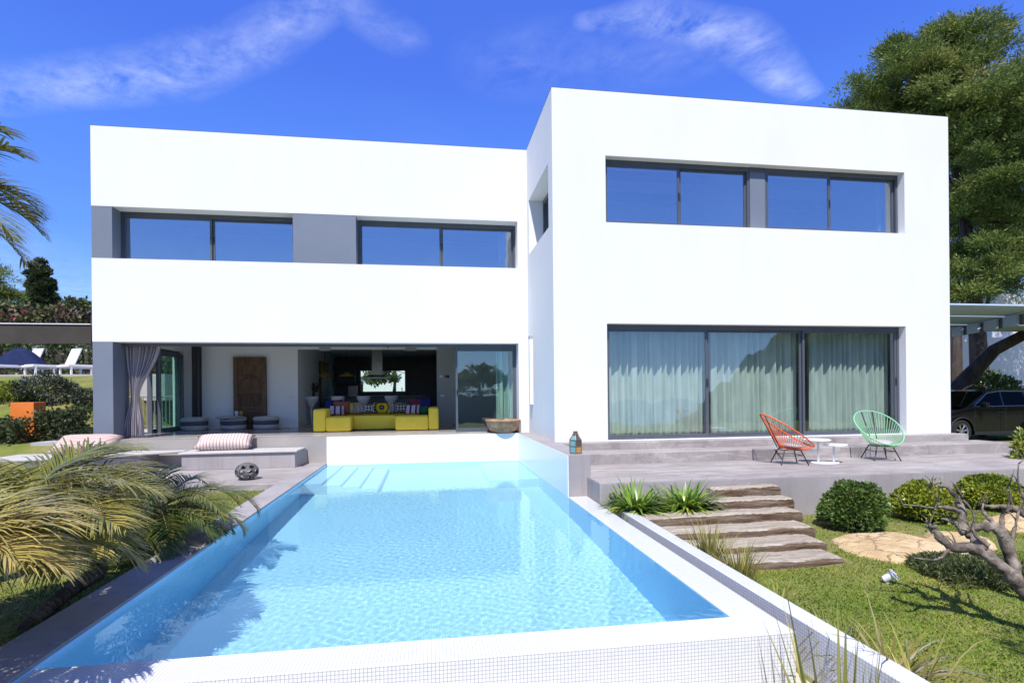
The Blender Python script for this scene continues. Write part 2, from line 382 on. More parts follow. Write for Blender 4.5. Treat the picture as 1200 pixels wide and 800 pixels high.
material('dark_clay', two_scale((0.07, 0.065, 0.062), (0.15, 0.14, 0.135), (0.28, 0.27, 0.26), 6, 14, (1, 1, 1), 0.5), 0.7)
material('soil', mottled((0.07, 0.045, 0.03), (0.14, 0.095, 0.06), 8), 0.95, spec=0.1)
material('orange_planter', mottled((0.66, 0.16, 0.02), (0.74, 0.20, 0.03), 4), 0.6)
material('steel', mottled((0.30, 0.28, 0.25), (0.36, 0.34, 0.31), 5), 0.35, metal=0.9)
material('gold_metal', (0.62, 0.44, 0.12), 0.3, metal=0.8)
material('dark_cabinet', mottled((0.13, 0.13, 0.135), (0.16, 0.16, 0.165), 2), 0.5)
material('worktop', mottled((0.05, 0.05, 0.05), (0.09, 0.09, 0.09), 10), 0.3)
material('white_plastic', (0.70, 0.70, 0.71), 0.4)
material('glossy_black', (0.008, 0.008, 0.01), 0.1)
material('car_paint', (0.006, 0.0065, 0.008), 0.16, spec=0.35, coat=0.35)
material('black_plastic', (0.018, 0.018, 0.019), 0.5)
material('rubber', mottled((0.018, 0.018, 0.018), (0.028, 0.028, 0.028), 20), 0.85, spec=0.2)
material('alloy', (0.55, 0.55, 0.57), 0.25, metal=0.85)
material('lamp_lens', (0.75, 0.75, 0.76), 0.12, spec=0.7)
material('red_lens', (0.45, 0.02, 0.02), 0.15, spec=0.7)
material('pergola_slat', mottled((0.42, 0.54, 0.76), (0.50, 0.62, 0.84), 2.5), 0.6)
material('canopy_fabric', mottled((0.055, 0.048, 0.042), (0.07, 0.062, 0.054), 2), 0.85, spec=0.1)
material('railing_metal', mottled((0.20, 0.19, 0.18), (0.26, 0.25, 0.235), 8), 0.6)
material('road_paving', mottled((0.36, 0.35, 0.35), (0.44, 0.43, 0.42), 2), 0.85, spec=0.2)
material('amber_glass', (0.45, 0.25, 0.09), 0.15, spec=0.7)
material('teal_glass', (0.16, 0.34, 0.36), 0.12, spec=0.7)
material('old_brass', mottled((0.22, 0.15, 0.08), (0.30, 0.21, 0.12), 8), 0.45, metal=0.6)

def striped(name, cols, freq, axis=0, rough=0.9):
    def f(t):
        s = t.new('ShaderNodeSeparateXYZ'); t.l.new(t.coord('Object'), s.inputs[0])
        x = t.math('ADD', s.outputs[axis], t.math('MULTIPLY', t.noise(3, 3, 0.5, t.coord('Object')), 0.04))
        fr = t.math('FRACT', t.math('MULTIPLY', x, freq))
        n = t.new('ShaderNodeValToRGB'); n.color_ramp.interpolation = 'CONSTANT'
        while len(n.color_ramp.elements) < len(cols): n.color_ramp.elements.new(0.5)
        for i, (e, c) in enumerate(zip(n.color_ramp.elements, cols)):
            e.position = i / len(cols); e.color = (*c, 1)
        t.l.new(fr, n.inputs[0]); return n.outputs[0]
    return material(name, f, rough, spec=0.1)
striped('pink_striped_fabric', [(0.62, 0.53, 0.47), (0.48, 0.26, 0.22), (0.64, 0.57, 0.52), (0.60, 0.54, 0.5), (0.42, 0.24, 0.24), (0.65, 0.58, 0.54)], 7, 0)
striped('rust_striped_fabric', [(0.56, 0.44, 0.39), (0.46, 0.27, 0.23), (0.58, 0.48, 0.43), (0.48, 0.30, 0.26)], 9, 2)
striped('kilim_fabric', [(0.40, 0.36, 0.33), (0.03, 0.03, 0.04), (0.45, 0.40, 0.38), (0.12, 0.06, 0.10), (0.5, 0.46, 0.42), (0.03, 0.03, 0.04)], 9, 0)
striped('violet_striped_fabric', [(0.50, 0.40, 0.50), (0.5, 0.44, 0.5), (0.06, 0.03, 0.08)], 6, 0)
def ringed(t):
    l = t.vmath('LENGTH', t.coord('Object'))
    fr = t.math('FRACT', t.math('MULTIPLY', l, 9.0))
    n = t.new('ShaderNodeValToRGB'); n.color_ramp.interpolation = 'CONSTANT'
    for e, (p, c) in zip([n.color_ramp.elements[0], n.color_ramp.elements[1], n.color_ramp.elements.new(0.7)], [(0.0, (0.55, 0.42, 0.02)), (0.35, (0.42, 0.33, 0.36)), (0.7, (0.06, 0.03, 0.05))]):
        e.position = p; e.color = (*c, 1)
    t.l.new(fr, n.inputs[0]); return n.outputs[0]
material('ringed_fabric', ringed, 0.9, spec=0.1)
def diamond(t):
    c = t.new('ShaderNodeTexChecker'); c.inputs['Scale'].default_value = 16
    m = t.new('ShaderNodeMapping'); m.inputs['Rotation'].default_value = (0, math.radians(45), 0)
    t.l.new(t.coord('Object'), m.inputs['Vector']); t.l.new(m.outputs[0], c.inputs['Vector'])
    c.inputs['Color1'].default_value = (0.03, 0.03, 0.035, 1); c.inputs['Color2'].default_value = (0.42, 0.40, 0.38, 1)
    return c.outputs['Color']
material('diamond_fabric', diamond, 0.9, spec=0.1)
for n_, c_ in (('cushion_navy', (0.02, 0.022, 0.12)), ('cushion_brown', (0.20, 0.075, 0.05)), ('cushion_olive', (0.42, 0.38, 0.10)),
               ('cushion_green', (0.02, 0.10, 0.045)), ('cushion_wine', (0.14, 0.03, 0.05))):
    material(n_, mottled(c_, tuple(min(1, x * 1.3) for x in c_), 8), 0.9, spec=0.1)


# ------------------------------------------------------------------ mesh helpers
ORG = {}
class MB:
    def __init__(s):
        s.v = []; s.f = []; s.t = []
    def add(s, V, Fc, tint=None):
        o = len(s.v); s.v += [tuple(map(float, p)) for p in V]
        s.f += [tuple(i + o for i in q) for q in Fc]
        if tint is not None: s.t += [tint] * len(Fc)
        return s
    def box(s, x0, x1, y0, y1, z0, z1):
        V = [(x, y, z) for x in (x0, x1) for y in (y0, y1) for z in (z0, z1)]
        return s.add(V, [(0, 1, 3, 2), (4, 6, 7, 5), (0, 4, 5, 1), (2, 3, 7, 6), (0, 2, 6, 4), (1, 5, 7, 3)])
    def obox(s, c, size, rot=None):
        V = [Vector((x * size[0] / 2, y * size[1] / 2, z * size[2] / 2)) for x in (-1, 1) for y in (-1, 1) for z in (-1, 1)]
        if rot is not None: V = [rot @ p for p in V]
        return s.add([p + Vector(c) for p in V], [(0, 1, 3, 2), (4, 6, 7, 5), (0, 4, 5, 1), (2, 3, 7, 6), (0, 2, 6, 4), (1, 5, 7, 3)])
    def prism(s, poly, lo, hi, axis=2):
        n = len(poly)
        def mk(p, h): return (p[0], p[1], h) if axis == 2 else ((p[0], h, p[1]) if axis == 1 else (h, p[0], p[1]))
        V = [mk(p, lo) for p in poly] + [mk(p, hi) for p in poly]
        return s.add(V, [tuple(range(n))[::-1], tuple(range(n, 2 * n))] + [(i, (i + 1) % n, n + (i + 1) % n, n + i) for i in range(n)])
    def tube(s, pts, r, n=8, closed=False, caps=True, tint=None):
        P = [Vector(p) for p in pts]; m = len(P)
        R = r if isinstance(r, (list, tuple)) else [r] * m
        V = []; prev = None
        for i in range(m):
            a = P[i - 1] if (i > 0 or closed) else P[i]; b = P[(i + 1) % m] if (i < m - 1 or closed) else P[i]
            d = (b - a).normalized()
            if prev is None:
                up = Vector((0, 0, 1)) if abs(d.z) < 0.9 else Vector((1, 0, 0))
                x = d.cross(up).normalized()
            else:
                x = (prev - d * prev.dot(d)).normalized()
            prev = x; y = d.cross(x)
            V += [P[i] + R[i] * (x * math.cos(2 * PI * k / n) + y * math.sin(2 * PI * k / n)) for k in range(n)]
        Fc = []
        for i in range(m if closed else m - 1):
            j = (i + 1) % m
            Fc += [(i * n + k, i * n + (k + 1) % n, j * n + (k + 1) % n, j * n + k) for k in range(n)]
        if caps and not closed:
            Fc += [tuple(range(n))[::-1], tuple(range((m - 1) * n, m * n))]
        return s.add(V, Fc, tint)
    def lathe(s, prof, n=24, c=(0, 0, 0), cap=True, sx=1, sy=1):
        V = []; m = len(prof)
        for r, z in prof:
            V += [(c[0] + sx * r * math.cos(2 * PI * k / n), c[1] + sy * r * math.sin(2 * PI * k / n), c[2] + z) for k in range(n)]
        Fc = []
        for i in range(m - 1):
            Fc += [(i * n + k, i * n + (k + 1) % n, (i + 1) * n + (k + 1) % n, (i + 1) * n + k) for k in range(n)]
        if cap: Fc += [tuple(range(n))[::-1], tuple(range((m - 1) * n, m * n))]
        return s.add(V, Fc)
    def holed(s, mp, a0, a1, b0, b1, holes, c0, c1):
        """slab in (a,b) with rectangular holes, thickness c0..c1; mp maps (a,b,c) to xyz"""
        A = sorted({a0, a1, *[h[0] for h in holes], *[h[1] for h in holes]}); B = sorted({b0, b1, *[h[2] for h in holes], *[h[3] for h in holes]})
        na, nb = len(A) - 1, len(B) - 1
        def solid(i, j):
            if i < 0 or j < 0 or i >= na or j >= nb: return False
            x = (A[i] + A[i + 1]) / 2; y = (B[j] + B[j + 1]) / 2
            return not any(h[0] < x < h[1] and h[2] < y < h[3] for h in holes)
        idx = {}; V = []
        def vid(i, j, k):
            if (i, j, k) not in idx:
                idx[(i, j, k)] = len(V); V.append(mp(A[i], B[j], c1 if k else c0))
            return idx[(i, j, k)]
        Fc = []
        for i in range(na):
            for j in range(nb):
                if not solid(i, j): continue
                Fc.append((vid(i, j, 0), vid(i + 1, j, 0), vid(i + 1, j + 1, 0), vid(i, j + 1, 0)))
                Fc.append((vid(i, j, 1), vid(i, j + 1, 1), vid(i + 1, j + 1, 1), vid(i + 1, j, 1)))
                for di, dj, p, q in ((-1, 0, (i, j), (i, j + 1)), (1, 0, (i + 1, j), (i + 1, j + 1)), (0, -1, (i, j), (i + 1, j)), (0, 1, (i, j + 1), (i + 1, j + 1))):
                    if not solid(i + di, j + dj):
                        Fc.append((vid(*p, 0), vid(*q, 0), vid(*q, 1), vid(*p, 1)))
        return s.add(V, Fc)
    def build(s, name, mat, parent=None, smooth=False, bevel=0.0, fix=True, seg=2, subsurf=0):
        return link_mesh(name, s.v, s.f, mat, parent, smooth, bevel, fix, seg, s.t if s.t and len(s.t) == len(s.f) else None, subsurf)

def wy(a, b, c): return (a, c, b)       # wall facing Y: a = x, b = z
def wx(a, b, c): return (c, a, b)       # wall facing X: a = y, b = z

def origin_of(o):
    return ORG.get(o.name, Vector((0, 0, 0)))

def link_mesh(name, V, Fc, mat, parent=None, smooth=False, bevel=0.0, fix=True, seg=2, tint=None, subsurf=0):
    me = bpy.data.meshes.new(name)
    A = np.asarray(V, dtype=np.float64).reshape(-1, 3)
    if parent is not None:
        A = A - np.array(origin_of(parent))
        org = origin_of(parent); loc = Vector((0, 0, 0))
    else:
        lo = A.min(0); hi = A.max(0); org = Vector(((lo[0] + hi[0]) / 2, (lo[1] + hi[1]) / 2, lo[2]))
        A = A - np.array(org); loc = org
    if isinstance(Fc, np.ndarray):
        k = Fc.shape[1]; nf = Fc.shape[0]
        me.vertices.add(len(A)); me.vertices.foreach_set('co', A.astype(np.float32).ravel())
        me.loops.add(nf * k); me.loops.foreach_set('vertex_index', Fc.astype(np.int32).ravel())
        me.polygons.add(nf); me.polygons.foreach_set('loop_start', np.arange(0, nf * k, k, dtype=np.int32))
        me.update(calc_edges=True)
    else:
        me.from_pydata(A.tolist(), [], Fc)
        if fix:
            bm = bmesh.new(); bm.from_mesh(me); bmesh.ops.recalc_face_normals(bm, faces=bm.faces); bm.to_mesh(me); bm.free()
    me.materials.append(MATS[mat] if isinstance(mat, str) else mat)
    np_ = len(me.polygons)
    if smooth: me.polygons.foreach_set('use_smooth', np.ones(np_, dtype=bool))
    if tint is not None:
        at_ = me.attributes.new('tint', 'FLOAT', 'FACE'); at_.data.foreach_set('value', np.asarray(tint, dtype=np.float32))
    elif mat in UVMATS:
        nrm = np.zeros(np_ * 3, dtype=np.float32); me.polygons.foreach_get('normal', nrm); nrm = np.abs(nrm.reshape(-1, 3))
        tot = np.zeros(np_, dtype=np.int32); me.polygons.foreach_get('loop_total', tot)
        ax = np.repeat(nrm.argmax(1), tot)
        vi = np.zeros(len(me.loops), dtype=np.int32); me.loops.foreach_get('vertex_index', vi)
        co = A[vi] + np.array(org)
        uv = np.where((ax == 0)[:, None], co[:, [1, 2]], np.where((ax == 1)[:, None], co[:, [0, 2]], co[:, [0, 1]]))
        me.uv_layers.new(name='uv').data.foreach_set('uv', uv.astype(np.float32).ravel())
    o = bpy.data.objects.new(name, me); COL.objects.link(o); o.location = loc
    if parent is not None: o.parent = parent
    ORG[o.name] = Vector(org)
    if bevel > 0:
        b = o.modifiers.new('bevel', 'BEVEL'); b.width = bevel; b.segments = seg; b.limit_method = 'ANGLE'; b.angle_limit = math.radians(40)
    if subsurf:
        ss = o.modifiers.new('sub', 'SUBSURF'); ss.levels = subsurf; ss.render_levels = subsurf
    return o
UVMATS = {'white_mosaic', 'shade_blue_mosaic', 'pale_mosaic', 'pool_mosaic', 'wet_beige_mosaic'}

def tag(o, label=None, cat=None, group=None, kind=None):
    if label: o['label'] = label
    if cat: o['category'] = cat
    if group: o['group'] = group
    if kind: o['kind'] = kind
    return o
def thing(name, label, cat, loc=(0, 0, 0), group=None):
    o = bpy.data.objects.new(name, None); COL.objects.link(o); o.location = loc
    o.empty_display_size = 0.1
    ORG[o.name] = Vector(loc)
    return tag(o, label, cat, group)
def dup(root, loc, rotz=0.0, label=None, scale=1.0):
    r = root.copy(); COL.objects.link(r); r.location = loc; r.rotation_euler = (0, 0, rotz); r.scale = (scale,) * 3
    ORG[r.name] = Vector(loc)
    if label: r['label'] = label
    for ch in list(root.children):
        c = ch.copy(); COL.objects.link(c); c.parent = r
        for gch in list(ch.children):
            d = gch.copy(); COL.objects.link(d); d.parent = c
    return r

# ---- leaves
def unit(a): return a / np.maximum(np.linalg.norm(a, axis=-1, keepdims=True), 1e-9)
def leaf_arrays(P, D, L, W, rng=RNG):
    """diamond leaves: P base points, D directions, lengths L, widths W"""
    n = len(P); D = unit(D); rnd = unit(rng.normal(size=(n, 3))); S = unit(np.cross(D, rnd))
    L = np.broadcast_to(np.asarray(L, float), (n,))[:, None]; W = np.broadcast_to(np.asarray(W, float), (n,))[:, None]
    V = np.stack([P, P + D * L * 0.45 + S * W / 2, P + D * L, P + D * L * 0.45 - S * W / 2], 1).reshape(-1, 3)
    return V, np.arange(4 * n).reshape(n, 4)
def leaf_object(name, P, D, L, W, tint, mat, parent=None):
    V, Fc = leaf_arrays(P, D, L, W)
    return link_mesh(name, V, Fc, mat, parent, tint=tint)

def strips(name, items, mat, parent=None, rng=RNG):
    """items: (base, dir, length, width, droop, tint): tapered, drooping strap leaves as one mesh"""
    V = []; Fc = []; T = []; k = 5
    for b, d, L, W, droop, ti in items:
        b = np.asarray(b, float); d = unit(np.asarray(d, float)); side = np.cross(d, [0, 0, 1.0])
        if np.linalg.norm(side) < 0.05: side = np.array([1.0, 0, 0])
        side = unit(side); o = len(V); p = b.copy(); dd = d.copy()
        for i in range(k + 1):
            s = i / k; wd = W * (0.75 + 0.5 * s if s < 0.35 else (1 - s) * 1.42 + 0.02) * 0.5
            V += [p - side * wd, p + side * wd]
            dd = unit(dd + np.array([0, 0, -droop / k]) * (0.4 + s * 1.2)); p = p + dd * L / k
        Fc += [(o + 2 * i, o + 2 * i + 1, o + 2 * i + 3, o + 2 * i + 2) for i in range(k)]; T += [ti] * k
    return link_mesh(name, np.array(V), np.array(Fc), mat, parent, tint=T)

# ================================================================== SETTING: ground, sea, terraces
def smooth(x): x = min(1.0, max(0.0, x)); return x * x * (3 - 2 * x)
def ground_z(x, y):
    # pit under pool and catch basin, house pad
    if -2.75 < x < 2.77 and 2.45 < y < 14.5: return -3.0
    if x <= -2.75: z = -0.78
    else:
        z = -1.08 + 0.10 * smooth((y - 4.0) / 4.0) + 0.10 * smooth((x - 7.5) / 4) + 0.04 * math.sin(x * 1.3) * math.cos(y * 1.1) * smooth((x - 3.2) / 1.5)
    if x > 2 and y > 8.6:
        z = z + (-0.47 - z) * smooth((x - 9.5) / 2.5)
    if x < -8.2 and y > 11:
        up = smooth((y - 15.5) / 6.0) * 1.86 * smooth((-9.3 - x) / 1.2)
        z = -0.75 + 0.7 * smooth((y - 12.5) / 2.5) + up
    if y > 20 and x > -8.2: z = -0.06 if x < 12 else z
    if y > 30: z += smooth((y - 30) / 60) * 4
    if y < -8:                                          # the hillside drops to the sea behind the viewer
        z += -62 * smooth((-8 - y) / 110)
    return z
def axis(marks, lo, hi, fine_lo, fine_hi, step):
    a = list(np.arange(fine_lo, fine_hi, step)); x = fine_hi; st = step
    while x < hi: a.append(x); st *= 1.25; x += st
    x = fine_lo - step; st = step
    while x > lo: a.append(x); st *= 1.25; x -= st
    a = [v for v in a if all(abs(v - m) > 0.02 for m in marks)] + list(marks) + [lo, hi]
    return np.array(sorted(set(a)))
gx = axis([-2.76, -2.74, 2.76, 2.78], -2500, 2500, -16, 16, 0.4)
gy = axis([2.44, 2.46, 14.49, 14.51], -3000, 900, -2, 24, 0.4)
GV = np.array([(x, y, ground_z(x, y)) for y in gy for x in gx]); nx_ = len(gx); ny_ = len(gy)
ii = np.arange(nx_ * ny_).reshape(ny_, nx_)
GF = np.stack([ii[:-1, :-1], ii[:-1, 1:], ii[1:, 1:], ii[1:, :-1]], -1).reshape(-1, 4)
go = link_mesh('ground', GV, GF, 'garden_ground', smooth=True)
tag(go, kind='structure', label='garden ground with worn lawn and a beige drive')
m = MB(); m.add([(-3000, -3200, -55), (3000, -3200, -55), (3000, -60, -55), (-3000, -60, -55)], [(0, 1, 2, 3)])
tag(m.build('sea', 'sea_water', fix=False), kind='structure')

hx_ = np.linspace(-40, 560, 210); hy_ = np.linspace(-420, -70, 120); HX, HY = np.meshgrid(hx_, hy_)
def hump(cx_, cy_, h, sx_, sy_): return h * np.exp(-((HX - cx_) / sx_) ** 2 - ((HY - cy_) / sy_) ** 2)
HZ = -64 + hump(150, -180, 70, 70, 60) + hump(250, -210, 86, 80, 70) + hump(360, -230, 94, 100, 80) + hump(470, -260, 100, 100, 90)
rgh = np.random.default_rng(77); nzz = np.zeros_like(HX)
for k in range(40):
    a_ = rgh.uniform(0, 2 * PI); f_ = rgh.uniform(.03, .5); nzz += np.sin(f_ * (HX * math.cos(a_) + HY * math.sin(a_)) + rgh.uniform(0, 6)) / (1 + 6 * f_)
HZ = HZ + nzz * 1.5 * np.clip((HZ + 60) / 30, 0, 1) + rgh.normal(size=HX.shape) * .9 * np.clip((HZ + 60) / 20, 0, 1)
hi = np.arange(HX.size).reshape(HX.shape)
ho = link_mesh('hills', np.stack([HX, HY, HZ], -1).reshape(-1, 3), np.stack([hi[:-1, :-1], hi[:-1, 1:], hi[1:, 1:], hi[1:, :-1]], -1).reshape(-1, 4), 'hill_scrub')
tag(ho, kind='structure')
# terraces (kept as setting)
m = MB(); m.box(2.625, 13.6, 8.3, 11.3, -1.6, -0.38)
tr = m.build('terrace', 'concrete_wall', bevel=0.012); tag(tr, kind='structure', label='grey concrete terrace in front of the right wing')
m = MB(); m.box(2.69, 12.75, 10.42, 11.2, -0.6, -0.16)
tag(m.build('terrace_step', 'concrete', bevel=0.012), kind='structure')
m = MB(); m.box(2.69, 12.38, 11.06, 11.5, -0.6, -0.005)
tag(m.build('terrace_step', 'concrete', bevel=0.012), kind='structure')
m = MB(); m.box(2.63, 13.59, 8.304, 10.5, -0.5, -0.376)
tag(m.build('terrace_paving', 'concrete'), kind='structure')
m = MB(); m.box(-12.5, -2.9, 11.2, 14.5, -1.2, -0.66)
tag(m.build('pool_terrace', 'concrete', bevel=0.01), kind='structure')

# ================================================================== POOL
ZW = -0.71
pool = thing('swimming_pool', 'raised white mosaic infinity pool in front of the house', 'pool', (-0.1, 9, -2.1))
m = MB(); m.box(-2.6, 2.4, 3.6, 14.4, -2.25, -2.0); pf = m.build('pool_floor', 'pool_mosaic', pool)
m = MB()
m.box(2.3, 2.62, 3.65, 9.0, -2.2, -0.70)
m.box(-2.53, 2.3, 3.65, 3.98, -2.2, -0.70)
pw = m.build('overflow_wall', 'white_mosaic', pool, bevel=0.008)
m = MB(); m.box(2.29, 2.304, 9.0, 14.23, -2.0, -0.006); m.box(-2.53, 2.29, 14.23, 14.375, -2.0, -0.004)
pw2 = m.build('raised_wall', 'pale_mosaic', pool)
m = MB(); m.box(-2.75, -2.53, 1.2, 14.23, -2.2, -0.684); pw3 = m.build('side_wall', 'shade_blue_mosaic', pool)
m = MB(); m.box(2.294, 2.2995, 3.99, 8.995, -2.0, -0.725); m.box(-2.52, 2.29, 3.982, 3.99, -2.0, -0.725); pw4 = m.build('shade_lining', 'shade_blue_mosaic', pool)  # thin added tile skin carrying the painted underwater shade
m = MB(); m.box(-2.93, -2.527, 1.2, 14.38, -0.682, -0.656); m.box(-2.93, -2.755, 1.2, 14.38, -1.0, -0.682); m.build('coping', 'concrete_wall', pool, bevel=0.006)
m = MB(); m.box(2.306, 2.69, 9.004, 14.42, -1.2, 0.0); m.build('pier', 'concrete_wall', pool, bevel=0.008)
m = MB()
for i in range(4):
    m.box(-2.53 + 0.37 * i, -2.53 + 0.37 * (i + 1), 11.5, 14.23, -2.0, -0.86 - 0.24 * i)
st_ = m.build('steps', 'pale_mosaic', pool)
m = MB(); m.box(1.25, 2.29, 11.5, 14.23, -2.0, -1.12); bn = m.build('bench', 'pale_mosaic', pool)
m = MB(); m.box(2.78, 2.95, 1.6, 8.28, -1.7, -0.70); m.build('kerb', 'white_mosaic', pool, bevel=0.008)
m = MB(); m.box(2.62, 2.78, 3.65, 8.98, -1.5, -1.12); m.box(-2.53, 2.78, 1.6, 3.65, -1.7, -1.36); m.box(2.62, 2.78, 8.7, 9.0, -1.2, -0.705)
m.build('overflow_channel', 'wet_beige_mosaic', pool)
for o_ in (pf, pw, pw2, pw3, pw4, st_, bn): o_.cycles.is_caustics_receiver = True
# water with small wind ripples as real geometry
nx_, ny_ = 300, 620
X_, Y_ = np.meshgrid(np.linspace(-2.529, 2.2985, nx_), np.linspace(3.981, 14.229, ny_))
Z_ = np.full_like(X_, ZW); rg = np.random.default_rng(3)
amp = 0.55 + 0.45 * np.clip((X_ + 2.4) / 1.8, 0, 1)
for i in range(90):
    a = rg.uniform(0, 2 * PI); lam = rg.uniform(0.045, 0.15); k = 2 * PI / lam
    Z_ += amp * 0.00027 * lam ** 1.15 * np.sin(k * (X_ * math.cos(a) + Y_ * math.sin(a)) + rg.uniform(0, 6.3) + 0.8 * np.sin(0.9 * X_ + 1.1 * Y_ + i))
wi = np.arange(nx_ * ny_).reshape(ny_, nx_)
wt = link_mesh('water', np.stack([X_, Y_, Z_], -1).reshape(-1, 3), np.stack([wi[:-1, :-1], wi[:-1, 1:], wi[1:, 1:], wi[1:, :-1]], -1).reshape(-1, 4), 'pool_water', smooth=True)
wt.cycles.is_caustics_caster = True
tag(wt, 'clear pale blue pool water with fine ripples', kind='structure')

# ================================================================== HOUSE
house = thing('house', 'white two storey cubic villa with dark framed windows', 'house', (2.2, 18, 0))
XL, XR = -7.9, 12.25
YL, YR = 14.42, 11.38
ZT = 7.5
WING = (3.79, 11.06)
# outer walls
m = MB()
m.holed(wy, XL, 2.62, 0, ZT, [(XL, 2.36, 0, 2.36), (XL, 2.36, 4.35, 5.59)], YL, YL + 0.45)
m.build('pool_side_wall', 'white_plaster', house)
m = MB(); m.holed(wy, 2.62, XR, -0.1, ZT, [(*WING, 0.0, 2.52), (*WING, 4.69, 6.12)], YR, YR + 0.30)
m.build('wing_front_wall', 'white_plaster', house)
m = MB(); m.holed(wx, YR + 0.30, YL + 0.02, -0.1, ZT, [(11.78, 14.16, 4.66, 6.06)], 2.62, 3.05)
m.build('wing_side_wall', 'white_plaster', house)
m = MB(); m.box(XR - 0.3, XR, YR + 0.3, 21, -0.6, ZT); m.build('outer_wall', 'white_plaster', house)
m = MB(); m.box(3.05, XR - 0.3, 20.7, 21, 0, ZT); m.build('outer_wall', 'white_plaster', house)
m = MB()
m.holed(wx, YL + 0.45, 26, 0, ZT, [(15.25, 18.55, 0, 2.42), (YL + 0.45, 14.9, 4.35, 5.59)], XL, XL + 0.3)
m.build('outer_wall', 'white_plaster', house)
kx0, kx1 = onY(420, 446, 25.7)[0], onY(477, 446, 25.7)[0]; kz0, kz1 = onY(448, 461, 25.7)[2], onY(448, 430.5, 25.7)[2]
m = MB(); m.holed(wy, XL + 0.3, 3.05, 0, ZT, [(kx0, kx1, kz0, kz1)], 25.7, 26.0); m.build('back_wall', 'dark_cabinet', house)
m = MB(); m.box(XL - .003, 2.62, YL - .003, YL + .06, ZT, ZT + .006); m.box(2.62 - .003, XR + .003, YR - .003, YR + .06, ZT, ZT + .006); m.box(2.62 - .003, 2.68, YR + .06, YL - .003, ZT, ZT + .006)
m.build('coping', 'frame_metal', house)
m = MB(); m.box(XL + 0.3, 3.05, YL + 0.45, 25.7, 7.0, 7.2); m.box(3.05, XR - 0.3, YR + 0.3, 20.7, 7.0, 7.2); m.build('roof', 'white_plaster', house)
# floors and ceilings
m = MB(); m.box(XL + 0.01, 2.305, 14.38, 25.7, -0.7, 0.0); m.build('ground_floor', 'polished_floor', house)
m = MB(); m.box(2.7, XR - 0.3, 11.5, 20.7, -0.5, -0.012); m.build('ground_floor', 'polished_floor', house)
m = MB(); m.box(XL + 0.3, 2.62, YL + 0.45, 25.7, 2.92, 3.3); m.box(3.05, XR - 0.3, YR + 0.3, 20.7, 2.95, 3.3); m.build('ceiling', 'interior_white', house)
m = MB(); m.box(XL + 0.3, 3.05, YL + 0.45, 25.7, 6.35, 6.5); m.box(3.05, XR - 0.3, YR + 0.3, 20.7, 6.75, 6.9); m.build('upper_ceiling', 'interior_white', house)
# partitions: living room back wall with the kitchen opening
YP = 18.6
k0 = onY(349, 450, YP)[0]; k1 = onY(512, 450, YP)[0]
m = MB(); m.box(XL + 0.3, k0, YP, YP + 0.25, 0, 2.92); m.box(k0, k1, YP, YP + 0.25, 2.52, 2.92); m.build('partition_wall', 'interior_white', house)
m = MB(); m.box(k1, 2.62, YP, YP + 0.25, 0, 2.92); gp = m.build('partition_wall', 'interior_grey', house)
m = MB(); m.box(k0 - 0.2, k0, YP + 0.25, 25.7, 0, 2.75); m.build('kitchen_wall', 'interior_white', house)
m = MB(); m.box(k1 + 0.3, k1 + 0.5, YP + 0.25, 25.7, 0, 2.75); m.build('kitchen_wall', 'dark_cabinet', house)
m = MB(); m.box(k0 - 0.2, k1 + 0.5, YP + 0.25, 25.7, 2.75, 2.9); m.build('kitchen_ceiling', 'interior_white', house)
m = MB(); m.box(2.62, 2.8, YL + 0.45, YP + 0.25, 0, 2.92); m.box(3.05, XR - 0.3, 17, 17.2, 0, 2.95); m.build('partition_wall', 'interior_white', house)
# upstairs rooms
m = MB(); m.box(XL + 0.3, 2.62, 19.5, 19.7, 3.3, 6.35); m.box(3.05, XR - 0.3, 16.4, 16.6, 3.3, 6.75); m.box(-2.9, -2.7, YL + 0.45, 19.5, 3.3, 6.35)
m.box(7.35, 7.55, YR + 0.3, 16.4, 3.3, 6.75); m.build('upper_partition', 'interior_white', house)
# grey corner column, grey panels
m = MB(); m.box(XL + 0.004, XL + 0.44, YL + 0.003, YL + 0.72, 0.0, 2.36); m.build('corner_column', 'grey_paint', house)
m = MB(); m.box(XL + 0.003, XL + 0.45, YL + 0.004, YL + 0.45, 4.352, 5.588); m.build('wall_panel', 'grey_paint', house)
m = MB(); m.box(-3.33, -1.80, YL + 0.004, YL + 0.45, 4.352, 5.588); m.build('wall_panel', 'grey_paint', house)
for c in ('head', 'foot'): pass

